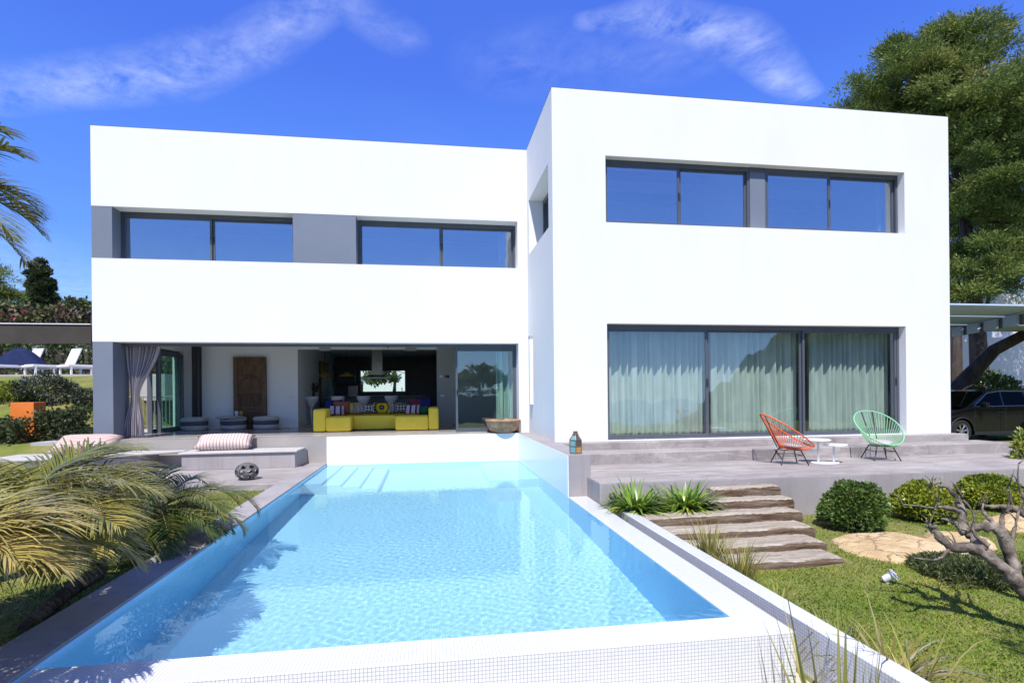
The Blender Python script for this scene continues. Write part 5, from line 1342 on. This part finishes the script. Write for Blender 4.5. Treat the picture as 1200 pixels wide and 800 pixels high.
# white wall behind the car
m = MB(); m.box(15.5, 40, 29.4, 29.7, -.6, 4.2); tag(m.build('boundary_wall', 'white_plaster'), 'shaded white boundary wall behind the parked car', 'wall')
sb = onY(1160, 470, 18.3)
shrub('garden_bush', 'dark leafy bush behind the roof of the black car', (sb[0], 18.3, -.45), (1.15, .8, 1.15), 3600, .16, .08, 'dark_bush_leaves', 25, bias=.45, lift=.9)
# slatted pergola
pg = thing('pergola', 'blue grey boarded pergola roof over the parked car', 'pergola', (18, 14, -.5))
for k in range(6):
    y0_ = 11.75 + k * .92
    m = MB(); m.box(12.45, 23.5, y0_, y0_ + .885, 3.10 + .012 * (k % 2), 3.14 + .012 * (k % 2)); m.build('board', 'pergola_slat', pg, bevel=.006)
bA, bB = Vector((15.6, 11.9, 2.93)), Vector((17.9, 17.2, 2.93)); dr_ = (bB - bA).normalized(); ang = math.atan2(dr_.y, dr_.x)
rz = Matrix.Rotation(ang, 3, 'Z')
for k in range(6):
    c_ = bA + dr_ * (.45 + .95 * k)
    m = MB(); m.obox(c_, (.62, .07, .30), rz); m.build('beam', 'pergola_slat', pg)
m = MB(); m.obox((bA + bB) / 2 + Vector((.08, 0, 0)), ((bB - bA).length, .05, .28), rz); m.build('beam_gap_shade', 'dark_cabinet', pg)  # dark strip painted in for the shadowed gaps along the beam
for x_, y_ in ((23.2, 12.0), (23.2, 17.0), (17.9, 17.25)):
    m = MB(); m.box(x_ - .06, x_ + .06, y_ - .06, y_ + .06, -.6, 3.098); m.build('post', 'pergola_slat', pg)

# ---- the car
ax0 = onY(1127, 500, 13.45)[0] - 0.80
car = thing('parked_car', 'shiny black hatchback parked beside the house under the pergola', 'car', (ax0 + 2.0, 14.3, -.47))
CZ = -.47; CY0, CY1 = 13.43, 15.17
def cp(x, z): return (ax0 + x, CZ + z)
lower = [(0.02, .30), (0.0, .52), (0.06, .70), (.30, .83), (.95, .97), (1.05, .985), (3.55, 1.0), (3.98, .96), (4.06, .75), (4.08, .45), (4.02, .28), (3.68, .22)]
def archpts(cx_, r_): return [(cx_ + r_ * math.cos(a), .31 + r_ * math.sin(a)) for a in np.linspace(0, PI, 13)]
lower = lower[:-1] + [(4.0, .25)] + archpts(3.30, .375)[:] + [(2.9, .21), (1.2, .21)] + archpts(.80, .375) + [(.1, .25)]
m = MB()
n = len(lower); V = []
secs = [(CY0 + .10, .985), (CY0 + .015, 1.0), (CY0, 1.0), (CY1, 1.0), (CY1 - .015, 1.0), (CY1 - .10, .985)]
secs = [(CY0 + .07, 'in'), (CY0, 'out'), (CY1, 'out'), (CY1 - .07, 'in')]
for yv, kd in secs:
    for x, z in lower:
        k_ = 1.0
        if kd == 'in': zz = z + (.012 if z > .8 else 0); V.append((*cp(x, zz)[:1], yv, cp(x, zz)[1]))
        else: zz = z - (.035 if z > .8 else 0); V.append((cp(x * .985 + .03, zz)[0], yv, cp(x, zz)[1]))
Fc = []
for s in range(3): Fc += [(s * n + i, s * n + (i + 1) % n, (s + 1) * n + (i + 1) % n, (s + 1) * n + i) for i in range(n)]
Fc += [tuple(range(n)), tuple(range(3 * n, 4 * n))[::-1]]
m.add(V, Fc)
# greenhouse: roof and pillars
ghb = [(1.02, .985), (3.62, 1.0)]; gh = [(1.0, .98), (1.78, 1.43), (2.2, 1.485), (3.1, 1.47), (3.62, 1.30), (3.78, .99)]
ng = len(gh)
def ghv(y, inset): return [(ax0 + x, y, CZ + z) for x, z in gh]
tum = .13
Vg = []
for yv, sg in ((CY0 + .05, 1), (CY1 - .05, -1)):
    for x, z in gh: Vg.append((ax0 + x, yv + sg * tum * max(0, (z - .98)) / .5, CZ + z))
m.add(Vg, [tuple(range(ng)), tuple(range(ng, 2 * ng))[::-1]] + [(i, i + 1, ng + i + 1, ng + i) for i in range(ng - 1)])
m.build('body', 'car_paint', car, bevel=.02, seg=2)
def gy(z, sg=1): return (CY0 + .05 if sg > 0 else CY1 - .05) + sg * tum * max(0, z - .98) / .5
for sg in (1, -1):
    for pl3 in ([(1.28, 1.02), (1.80, 1.37), (2.20, 1.425), (2.20, 1.02)], [(2.27, 1.02), (2.27, 1.425), (2.95, 1.415), (3.10, 1.02)], [(3.17, 1.02), (3.04, 1.405), (3.42, 1.32), (3.55, 1.06)]):
        m = MB(); V0 = [(ax0 + x, gy(z, sg) - sg * .006, CZ + z) for x, z in pl3]; V1 = [(a, b + sg * .004, c) for a, b, c in V0]
        k = len(pl3); m.add(V0 + V1, [tuple(range(k)), tuple(range(k, 2 * k))[::-1]] + [(i, (i + 1) % k, k + (i + 1) % k, k + i) for i in range(k)]); m.build('side_window', 'car_glass', car)
    m = MB(); pts = [(1.22, 1.0), (1.76, 1.375), (2.2, 1.435), (3.0, 1.425), (3.45, 1.33)]
    m.tube([(ax0 + x, gy(z, sg) - sg * .01, CZ + z) for x, z in pts], .008, 6); m.tube([(ax0 + 1.24, gy(1.0, sg) - sg * .008, CZ + 1.005), (ax0 + 3.58, gy(1.0, sg) - sg * .008, CZ + 1.02)], .008, 6); m.build('window_trim', 'alloy', car)
    yo = CY0 if sg > 0 else CY1
    m = MB(); m.tube([(ax0 + 1.95, yo - sg * .012, CZ + .83), (ax0 + 1.98, yo - sg * .03, CZ + .835), (ax0 + 2.12, yo - sg * .03, CZ + .84), (ax0 + 2.15, yo - sg * .012, CZ + .84)], .013, 8); m.build('door_handle', 'car_paint', car)
    m = MB()
    for xs in ([(1.22, .95), (1.18, .6), (1.25, .27)], [(2.235, .96), (2.23, .3)], [(3.05, .96), (3.0, .62), (2.86, .42)]):
        m.tube([(ax0 + x, yo - sg * .001, CZ + z) for x, z in xs], .005, 5)
    m.build('door_seam', 'black_plastic', car)
    m = MB(); m.obox((ax0 + 1.42, yo - sg * .10, CZ + 1.06), (.13, .20, .13)); m.build('mirror', 'car_paint', car, bevel=.03, seg=3)
    m = MB(); m.box(ax0 + 1.2, ax0 + 2.9, min(yo - sg * .012, yo + sg * .03), max(yo - sg * .012, yo + sg * .03), CZ + .20, CZ + .30); m.build('sill_trim', 'black_plastic', car, bevel=.01)
    for cxx in (.80, 3.30):
        m = MB(); P_ = archpts(cxx, .39); m.tube([(ax0 + x, yo - sg * .004, CZ + z) for x, z in P_], .022, 6); m.build('wheel_arch', 'black_plastic', car)
        wc = Vector((ax0 + cxx, yo + sg * .10, CZ + .315))
        m = MB()
        prof = [(.205, -.10), (.29, -.105), (.315, -.08), (.315, .08), (.29, .105), (.205, .10)]
        V = []; nn = 36
        for r_, yy in prof: V += [(wc.x + r_ * math.cos(2 * PI * k / nn), wc.y + yy, wc.z + r_ * math.sin(2 * PI * k / nn)) for k in range(nn)]
        m.add(V, [(i * nn + k, i * nn + (k + 1) % nn, ((i + 1) % 6) * nn + (k + 1) % nn, ((i + 1) % 6) * nn + k) for i in range(6) for k in range(nn)])
        ty_ = m.build('wheel', 'rubber', car, smooth=False)
        m = MB(); yy = wc.y - sg * .075
        m.tube([(wc.x, wc.y - sg * .02, wc.z), (wc.x, yy - sg * .01, wc.z)], .05, 14)
        for k in range(7):
            a = 2 * PI * k / 7 + .2
            for d_ in (-.11, .11):
                m.tube([(wc.x + .035 * math.cos(a), yy, wc.z + .035 * math.sin(a)), (wc.x + .20 * math.cos(a + d_), yy - sg * .012, wc.z + .20 * math.sin(a + d_))], .012, 6)
        m.tube([(wc.x + .205 * math.cos(2 * PI * k / 36), yy, wc.z + .205 * math.sin(2 * PI * k / 36)) for k in range(36)], .018, 8, closed=True)
        m.build('rim', 'alloy', ty_)
m = MB(); V0 = [(ax0 + 1.03, CY0 + .13, CZ + 1.0), (ax0 + 1.03, CY1 - .13, CZ + 1.0), (ax0 + 1.765, CY1 - .23, CZ + 1.425), (ax0 + 1.765, CY0 + .23, CZ + 1.425)]
V0 = [(a - .012, b, c + .014) for a, b, c in V0]; m.add(V0, [(0, 1, 2, 3)]); m.build('windscreen', 'car_glass', car, fix=False)
for yv in (CY0 + .12, CY1 - .47):
    m = MB(); m.prism([(ax0 + .02, CZ + .64), (ax0 + .05, CZ + .76), (ax0 + .34, CZ + .80), (ax0 + .22, CZ + .66)], yv, yv + .35, axis=1); m.build('headlight', 'lamp_lens', car, bevel=.015)
    m = MB(); m.box(ax0 + 4.02, ax0 + 4.09, yv, yv + .35, CZ + .70, CZ + .85); m.build('tail_light', 'red_lens', car, bevel=.015)

# ================================================================== NEAR PLANTS
def lawn_z(x, y): return ground_z(x, y)
def grass(name, region, n, mat, hmin, hmax, seed, label, test=None, wd=.004):
    rg = np.random.default_rng(seed); x0, x1, y0, y1 = region
    X = rg.uniform(x0, x1, n); Y = rg.uniform(y0, y1, n)
    if test is not None:
        k = np.array([test(a, b) for a, b in zip(X, Y)]); X, Y = X[k], Y[k]; n = len(X)
    dens = np.sin(X * 2.1 + 1.3 * np.sin(Y * 1.7)) * np.sin(Y * 2.6 + X) ; k = rg.random(n) < .75 + .25 * dens; X, Y = X[k], Y[k]; n = len(X)
    Z = np.array([ground_z(a, b) for a, b in zip(X, Y)])
    P = np.stack([X, Y, Z - .004], 1); a = rg.uniform(0, 2 * PI, n); h = rg.uniform(hmin, hmax, n) * (.8 + .4 * rg.random(n))
    lean = rg.uniform(.1, .9, n); D = unit(np.stack([np.cos(a) * lean, np.sin(a) * lean, np.ones(n)], 1))
    a2 = rg.uniform(0, PI, n); S = np.stack([np.cos(a2), np.sin(a2), np.zeros(n)], 1) * wd * rg.uniform(.6, 1.4, n)[:, None]
    mid = P + D * h[:, None] * .55; tip = P + unit(D + np.stack([np.cos(a), np.sin(a), np.zeros(n)], 1) * .5) * h[:, None]
    V = np.stack([P - S, P + S, mid + S * .8, tip, mid - S * .8], 1).reshape(-1, 3)
    Fc = np.arange(5 * n).reshape(n, 5)
    patch = np.sin(X * 1.7 + 2 * np.sin(Y * .9)) * np.sin(Y * 2.1 - X * .6) + .6 * np.sin(X * 5.3 + Y * 2) * np.sin(Y * 6.1 - X)
    T = np.clip(rg.random(n) * .62 + .26 * patch + .2, 0, 1); h = h * (1 - .25 * patch)
    o = link_mesh(name, V, Fc, mat, tint=T); return tag(o, label, kind='stuff')
rcx, rcy = rc[0], rc[1]
def step_edge(y): return 2.97 if y < 5.9 else 5.0 if y < 6.36 else 5.1 if y < 6.81 else 5.28 if y < 7.27 else 5.45 if y < 7.65 else 5.6
def right_ok(x, y):
    if x < 2.97: return False
    if x < step_edge(y): return False
    if ((x - rcx) / .66) ** 2 + ((y - rcy) / .52) ** 2 < 1: return False
    bare = math.sin(x * 1.1 + 2) * math.sin(y * 1.9 + .5) + .35 * math.sin(x * 4.3) * math.sin(y * 5.1)
    return y < 6.0 or bare < .05 - .30 * (y - 6.0)
grass('lawn_grass', (2.97, 10.5, 2.6, 8.2), 210000, 'lawn_blades', .02, .042, 61, 'short sunny green lawn right of the pool', right_ok)
grass('lawn_grass', (-9.5, -2.95, 2.2, 11.18), 90000, 'dry_lawn_blades', .02, .05, 62, 'worn lawn under the palms left of the pool', lambda x, y: x > -9.5 and (x * 0 + y) > 0)

grass('dry_grass', (3.0, 11.0, 5.6, 8.28), 26000, 'dry_lawn_blades', .015, .04, 63, 'thin dry grass on bare soil around the round bushes', lambda x, y: x > step_edge(y) and ((x - rcx) / .66) ** 2 + ((y - rcy) / .52) ** 2 > 1)
# clipped round bushes along the terrace wall
BG = 'round clipped bushes below the terrace wall'
def round_bush(u, vb, yy, rad, mat, label, seed):
    p = onY(u, vb, yy); z = ground_z(p[0], yy)
    shrub('round_bush', label, (p[0], yy, z - .02), rad, 7500, .058, .044, mat, seed, bias=.66, dome=True, lift=.42, lump=.17, up=.05, group=BG)
round_bush(1003, 610, 7.3, (.45, .42, .47), 'dark_bush_leaves', 'dark green round bush nearest the timber steps', 71)
round_bush(1081, 602, 7.55, (.45, .40, .40), 'yellow_bush_leaves', 'yellow green round bush between the two others', 72)
round_bush(1163, 594, 7.85, (.42, .40, .40), 'yellow_bush_leaves', 'yellow green round bush farthest from the timber steps', 73)
lo_ = onZ(1150, 680, -1.06)
shrub('ground_shrub', 'low sprawling shrub in the shade of the gnarled tree', (lo_[0], lo_[1], -1.08), (.55, .42, .17), 6000, .05, .02, 'olive_leaves', 74, dome=True, bias=.5, lift=.4)
sh2 = onZ(1112, 668, -1.04)
shrub('ground_shrub', 'low silvery green shrub beside the flat sandstone boulder', (sh2[0], sh2[1], -1.08), (.40, .34, .15), 4500, .045, .018, 'olive_leaves', 75, dome=True, bias=.5, lift=.4)
yb = onZ(1198, 540, -.42)
shrub('yellow_shrub', 'yellow leaved shrub at the right edge beside the driveway', (yb[0] + .15, yb[1], -.5), (.30, .3, .42), 900, .09, .045, 'yellow_bush_leaves', 76, bias=.4, lift=.7)

# strap leaved plants
def strap_plant(name, label, c, n, L, W, mat, seed, spread=.9, droop=1.4, group=None, base=.06, cat='plant', tilt=None):
    rg = np.random.default_rng(seed); it = []
    for k in range(n):
        a = rg.uniform(0, 2 * PI); e = rg.uniform(.15, 1.0) * spread
        d = np.array([math.cos(a) * e, math.sin(a) * e, rg.uniform(.6, 1.0)])
        if tilt is not None: d = d + np.array(tilt)
        q = rg.uniform(0, base) 
        it.append(((c[0] + q * math.cos(a), c[1] + q * math.sin(a), c[2]), d, L * rg.uniform(.6, 1.15), W * rg.uniform(.7, 1.2), droop * rg.uniform(.5, 1.3), float(np.clip(rg.random() * .8 + (.25 if e > .75 * spread else 0), 0, 1))))
    o = strips(name, it, mat); return tag(o, label, cat, group)
AG = 'strap leaved plants in front of the terrace wall'
for i, (u, v, lab) in enumerate(((745, 598, 'clump of arching strap leaves beside the pool kerb'), (803, 596, 'clump of arching strap leaves beside the timber sleepers'))):
    p = onZ(u, v, -.74)
    for k, (dx_, dy_) in enumerate(((0, 0),)):
        strap_plant('agapanthus', lab, (p[0], p[1], -.76), 250, .58, .062, 'agapanthus_leaves', 81 + i, 1.75, 1.25, AG, .16)
m = MB(); m.box(2.96, 4.6, 7.66, 8.29, -1.2, -.75); tag(m.build('planting_bed', 'soil'), kind='structure')
RG = 'reed clumps along the pool kerb'
def reed(u, v, n, L, mat, seed, lab, W=.014, spread=.5, droop=.7, z=-1.02, base=.12, tilt=None):
    p = onZ(u, v, z); strap_plant('reed_clump', lab, (max(p[0], 3.0 + base * .5), p[1], z - .02), n, L, W, mat, seed, spread, droop, RG, base, 'reeds', tilt)
reed(832, 668, 210, .60, 'reed_leaves', 91, 'green reed clump at the foot of the broad timber sleeper', spread=.42)
reed(866, 686, 170, .54, 'reed_leaves', 92, 'yellow green reed clump beside the lowest timber sleeper', spread=.5)
reed(912, 712, 40, .34, 'reed_leaves', 93, 'sparse low reed clump by the kerb next to the lawn', spread=.8)
reed(982, 768, 40, .40, 'reed_leaves', 94, 'dry upright reed clump half way down the kerb', W=.022, spread=.4)
reed(1040, 805, 80, .66, 'dry_leaves', 95, 'dry bleached clump with arching leaves at the bottom of the picture', W=.026, spread=1.0, droop=1.7)
reed(1075, 830, 60, .60, 'reed_leaves', 96, 'yellowing arching clump at the very bottom beside the kerb', W=.02, spread=.9, droop=1.2)
# flax rising in front of the pool corner
fx = onZ(985, 905, -1.36)
strap_plant('flax_plant', 'dark spiky leaves rising in front of the outer pool corner', (2.45, 3.0, -1.36), 34, 1.12, .034, 'palm_leaves', 97, .42, .3, None, .22, 'plant')

# ---- gnarled olive
def gn(u, v, d): return Vector(at(u, v, d))
ol = thing('gnarled_tree', 'gnarled leafless old tree with pale twisting branches over the lawn', 'tree', (*onZ(1215, 720, -1.08)[:2], -1.1))
def limb(m, pts, r, seed, n=10):
    rg = random.Random(seed); P = []; R_ = []
    for i in range(len(pts) - 1):
        for k in range(5):
            s = k / 5; a = Vector(pts[max(i - 1, 0)]); b = Vector(pts[i]); c = Vector(pts[i + 1]); d = Vector(pts[min(i + 2, len(pts) - 1)])
            p = .5 * ((2 * b) + (c - a) * s + (2 * a - 5 * b + 4 * c - d) * s * s + (3 * b - a - 3 * c + d) * s ** 3)
            rr = r[i] + (r[i + 1] - r[i]) * s
            rr *= .74
            P.append(p + Vector((rg.uniform(-1, 1), rg.uniform(-1, 1), rg.uniform(-1, 1))) * rr * .34); R_.append(rr * rg.uniform(.72, 1.30))
    P.append(Vector(pts[-1])); R_.append(r[-1])
    m.tube(P, R_, n)
m = MB()
limb(m, [gn(1235, 725, 4.7), gn(1203, 695, 4.75), gn(1185, 655, 4.85), gn(1172, 622, 4.9), gn(1150, 618, 4.95), gn(1125, 622, 5.0)], [.11, .085, .07, .06, .05, .045], 1)
limb(m, [gn(1203, 695, 4.75), gn(1172, 662, 4.8), gn(1140, 643, 4.85), gn(1112, 640, 4.9), gn(1098, 626, 4.95), gn(1088, 615, 5.0)], [.08, .07, .055, .05, .04, .03], 2)
m.build('trunk', 'dead_wood', ol, smooth=True)
m = MB()
limb(m, [gn(1128, 622, 5.0), gn(1127, 600, 5.05), gn(1120, 582, 5.1), gn(1108, 570, 5.15), gn(1093, 571, 5.2)], [.05, .042, .03, .02, .012], 3)
m.build('branch', 'dead_wood', ol, smooth=True)
m = MB(); limb(m, [gn(1170, 622, 4.9), gn(1160, 608, 5.0), gn(1152, 600, 5.1), gn(1152, 590, 5.15)], [.035, .026, .018, .01], 4); m.build('branch', 'dead_wood', ol, smooth=True)
m = MB(); limb(m, [gn(1160, 652, 4.85), gn(1140, 630, 5.2), gn(1120, 612, 5.35), gn(1103, 608, 5.4)], [.06, .05, .03, .015], 5); m.build('branch', 'dead_wood', ol, smooth=True)
m = MB(); limb(m, [gn(1235, 640, 5.1), gn(1205, 606, 5.2), gn(1185, 595, 5.3), gn(1160, 593, 5.4), gn(1150, 592, 5.4)], [.06, .045, .034, .022, .012], 6); m.build('branch', 'dead_wood', ol, smooth=True)
m = MB(); limb(m, [gn(1098, 626, 4.95), gn(1094, 617, 4.95), gn(1086, 616, 5.0)], [.03, .03, .018], 7); m.build('branch', 'dead_wood', ol, smooth=True)
m = MB(); limb(m, [gn(1240, 730, 4.7), gn(1290, 640, 4.7), gn(1340, 560, 4.6)], [.1, .09, .06], 8); limb(m, [gn(1290, 640, 4.7), gn(1250, 640, 5.0), gn(1235, 640, 5.1)], [.07, .06, .06], 9); m.build('branch', 'dead_wood', ol, smooth=True)
for k, (u, v, d) in enumerate(((1093, 570, 5.2), (1126, 590, 5.05), (1150, 592, 5.2), (1088, 616, 5.0), (1117, 612, 5.1))):
    rg = random.Random(50 + k); m = MB()
    for q in range(5):
        p = gn(u, v, d); e = p + Vector((rg.uniform(-.14, .08), rg.uniform(-.08, .08), rg.uniform(.02, .16)))
        m.tube([p, p.lerp(e, .5) + Vector((rg.uniform(-.02, .02), 0, .02)), e], [.006, .004, .002], 5)
    m.build('twig', 'dead_wood', ol)
for k, (a_, b_) in enumerate((((1160, 640, 4.85), (1128, 585, 5.0)), ((1140, 643, 4.85), (1070, 655, 4.9)), ((1185, 655, 4.85), (1195, 585, 4.9)), ((1172, 622, 4.9), (1188, 566, 5.0)), ((1127, 600, 5.05), (1062, 592, 5.1)), ((1203, 606, 5.2), (1190, 548, 5.3)))):
    rg = random.Random(70 + k); m = MB(); A_, B_ = gn(*a_), gn(*b_); pts = [A_.lerp(B_, s) + Vector((rg.uniform(-.05, .05), rg.uniform(-.04, .04), rg.uniform(-.03, .05))) * (0 if s == 0 else 1) for s in (0, .3, .6, 1)]
    limb(m, pts, [.030, .022, .014, .006], 80 + k, 6)
    for q in range(4):
        s = pts[1 + q % 3]; e = s + Vector((rg.uniform(-.16, .12), rg.uniform(-.08, .08), rg.uniform(.02, .18))); m.tube([s, s.lerp(e, .5) + Vector((.01, 0, .02)), e], [.008, .005, .002], 5)
    m.build('branch', 'dead_wood', ol, smooth=True)
P = []; rg = np.random.default_rng(99)
for u, v, d in ((1093, 569, 5.2), (1100, 571, 5.17), (1150, 590, 5.2), (1086, 612, 5.0)):
    P.append(np.array(gn(u, v, d)) + rg.normal(size=(14, 3)) * .035)
P = np.concatenate(P); leaf_object('leaves', P, rg.normal(size=P.shape) + [0, 0, .5], .045, .016, rg.random(len(P)), 'yellow_bush_leaves', ol)
# living part of the crown beyond the picture's right edge, whose shade lies in the corner
cc = np.array([4.62, 1.5, 1.75]); 
blob_leaves('crown', cc, (.62, .6, .45), 3200, .09, .035, 'olive_leaves', 98, ol, bias=.25)
m = MB(); limb(m, [gn(1340, 560, 4.6), Vector((5.0, 2.2, 1.0)), Vector((4.6, 1.5, 1.6))], [.06, .05, .02], 12); m.build('branch', 'dead_wood', ol, smooth=True)

# ---- palms
def frond(o, az, el, L, droop, nleaf, ll, w, rg, V, Fc, T, stem, tint0, vee=.55, twist=0.0):
    o = np.array(o, float); d = np.array([math.cos(az) * math.cos(el), math.sin(az) * math.cos(el), math.sin(el)])
    side0 = unit(np.array([-math.sin(az), math.cos(az), 0.0])); n = 18; p = o.copy(); pts = [p.copy()]; ds = [d.copy()]
    for i in range(n):
        d = unit(d + np.array([0, 0, -droop / n]) * (.3 + 1.4 * i / n)); p = p + d * L / n; pts.append(p.copy()); ds.append(d.copy())
    stem.append((pts, [max(.004, .016 * (1 - i / n) ** .8 * (L / 1.6)) for i in range(n + 1)]))
    for k in range(nleaf):
        s = .16 + .84 * (k / (nleaf - 1)); f_ = s * n; i = min(int(f_), n - 1); b = pts[i] + (pts[i + 1] - pts[i]) * (f_ - i); dd = ds[i]
        nrm = unit(np.cross(side0, dd)); nrm = nrm if nrm[2] > 0 or abs(dd[2]) > .8 else -nrm
        prof = math.sin(PI * min(1, .18 + s * .80)) ** .6
        for sg in (-1, 1):
            fw_ = .55 + .75 * s + rg.uniform(-.15, .15)
            q = unit(side0 * sg + dd * fw_ + nrm * (vee + rg.uniform(-.28, .28)))
            l_ = ll * prof * rg.uniform(.85, 1.1); wd = w * rg.uniform(.8, 1.2); pp = b.copy(); off = len(V); qq = q.copy()
            fs = unit(np.cross(qq, nrm))
            m_ = 4
            for j in range(m_ + 1):
                t_ = j / m_; ww = wd * (.5 + .5 * min(1, t_ * 3)) * (1 - t_ ** 2.2 * .95) * .5
                V.append(pp - fs * ww); V.append(pp + fs * ww)
                qq = unit(qq + np.array([0, 0, -.13 - .16 * t_])); pp = pp + qq * l_ / m_
            Fc.extend((off + 2 * j, off + 2 * j + 1, off + 2 * j + 3, off + 2 * j + 2) for j in range(m_))
            T.extend([min(1, max(0, tint0 + rg.uniform(-.22, .22)))] * m_)
def palm(name, label, crown, trunk_pts, trunk_r, fronds, mat, seed, ll, w, nleaf=56, cat='palm'):
    rg = random.Random(seed); base = trunk_pts[0]; r = thing(name, label, cat, tuple(base))
    P = []; R_ = []
    for i in range(len(trunk_pts) - 1):
        for k in range(16):
            s = k / 16; P.append(Vector(trunk_pts[i]).lerp(Vector(trunk_pts[i + 1]), s)); R_.append((trunk_r[i] + (trunk_r[i + 1] - trunk_r[i]) * s) * (1.13 if k % 2 else .9))
    P.append(Vector(trunk_pts[-1])); R_.append(trunk_r[-1])
    m = MB(); m.tube(P, R_, 12); m.build('trunk', 'palm_trunk', r)
    for az, el, L, droop, ti in fronds:
        V = []; Fc = []; T = []; st = []
        frond(crown, az, el, L, droop, nleaf, ll, w, rg, V, Fc, T, st, ti)
        fo = link_mesh('frond', np.array(V), np.array(Fc), mat, r, tint=T)
        m = MB(); m.tube([tuple(p) for p in st[0][0]], st[0][1], 6); m.build('stalk', 'palm_stem', fo)
    return r
def ring(n, el0, el1, L, droop, seed, ti=(.3, .8), az0=0, az1=2 * PI):
    rg = random.Random(seed); return [(az0 + (az1 - az0) * (k + rg.uniform(-.3, .3)) / n, rg.uniform(el0, el1), L * rg.uniform(.85, 1.1), droop * rg.uniform(.8, 1.25), rg.uniform(*ti)) for k in range(n)]
# near palm: leaning trunk on the grass, yellow green fronds
cA = at(20, 588, 4.2)
tA = [onZ(28, 738, -.76), onZ(75, 702, -.72) + [0, 0, .04], onZ(118, 668, -.6), at(95, 625, 5.0), tuple(cA)]
tA = [tuple(p) for p in tA]
palm('date_palm', 'low date palm with yellow green fronds and a trunk lying on the grass', cA, tA, [.055, .06, .065, .075, .075],
     ring(10, .3, .7, .95, .8, 101, (.2, .75)) + ring(12, -.1, .3, .95, .6, 102, (.35, .95)) + ring(9, -.6, -.2, .95, .5, 103, (.4, 1.0)) + [(-.35, .05, 1.0, .5, .7), (-.9, .1, 1.1, .6, .8), (-1.3, .2, 1.0, .5, .8), (-.6, -.1, 1.05, .5, .85), (1.2, .5, 1.2, .7, .5), (.9, .35, 1.0, .6, .5)], 'palm_leaves', 105, .50, .019, 52)
cB = at(186, 596, 6.4)
palm('date_palm', 'small dark green date palm arching over the pool coping', cB, [tuple(onZ(180, 640, -.78)), tuple(cB - np.array([0, 0, .25])), tuple(cB)], [.10, .09, .08],
     ring(10, .5, 1.0, 1.15, 2.0, 111) + ring(12, .0, .45, 1.1, 1.6, 112) + ring(7, -.4, 0, .85, .9, 113, (.5, .9)), 'green_palm_leaves', 115, .32, .014, 60)
cE = at(-70, 640, 2.9)
palm('date_palm', 'date palm at the very left edge whose long yellow leaflets fan into the picture', cE, [(cE[0] - .25, cE[1] + .1, -.8), (cE[0] - .1, cE[1], -.4), tuple(cE)], [.07, .07, .065],
     [(.35, .25, .62, .5, .85), (.75, .35, .62, .6, .8), (.1, -.1, .6, .5, .95), (1.2, .4, .6, .6, .7), (-.35, .1, .5, .5, .9), (.55, -.25, .55, .4, .9)] + ring(8, .0, .8, .7, .9, 171, (.3, .9), 1.6, 5.0), 'palm_leaves', 175, .40, .017, 34)
cC = at(-96, 216, 4.6)
palm('tall_palm', 'tall palm whose frond tips hang in at the upper left', cC, [(cC[0] - .5, cC[1] + .2, -.8), (cC[0] - .25, cC[1] + .1, 1.2), tuple(cC)], [.13, .11, .10],
     [(-.15, .75, 1.0, 1.5, .3), (.1, .25, .98, 1.3, .35), (-.2, -.15, .98, 1.1, .5), (.2, -.45, .95, .8, .6), (-.1, 1.1, 1.0, 2.2, .3), (.45, .1, .9, 1.3, .4)] + ring(10, .1, .9, 1.0, 1.4, 121, (.2, .6), 1.2, 5.2), 'palm_leaves', 125, .38, .022, 48)
palm('tall_palm', 'palm standing outside the picture beside the pool coping', (-3.8, 1.35, 2.0), [(-3.95, 1.35, -.8), (-3.85, 1.35, .6), (-3.8, 1.35, 2.0)], [.13, .11, .1],
     ring(13, .1, .9, 1.5, 1.3, 131), 'green_palm_leaves', 135, .38, .024, 44)

# ---- the garden behind the viewer, which the glass mirrors
hedge('garden_hedge', 'tall clipped hedge at the far end of the garden behind the viewer', -16, 9, -13.5, -12.6, -1.2, 1.25, 9000, .16, .10, 'hedge_leaves', 141, lumpy=.3)
for i_, (x_, y_, s_) in enumerate(((-5.5, -17, 1.0), (4.5, -19, 1.3), (9.0, -22, 1.2))):
    zb = ground_z(x_, y_)
    needle_tree('garden_tree', ('rounded tree left of the hedge gap behind the viewer', 'taller rounded tree behind the viewer near the middle', 'rounded tree behind the viewer toward the headland')[i_],
        [((x_ - .8 * s_, y_, zb + 3.4 * s_), (1.2 * s_, 1.0, 1.0 * s_)), ((x_ + .9 * s_, y_, zb + 3.2 * s_), (1.2 * s_, 1.0, .9 * s_)), ((x_, y_, zb + 4.0 * s_), (1.2 * s_, 1, .9 * s_))],
        [(x_, y_, zb - .2), (x_ + .1, y_, zb + 1.6), (x_, y_, zb + 3.4 * s_)], [.2, .15, .06], 160, 40, .3, 'olive_leaves', 150 + i_, 'tree', .5, .4, up=.2)
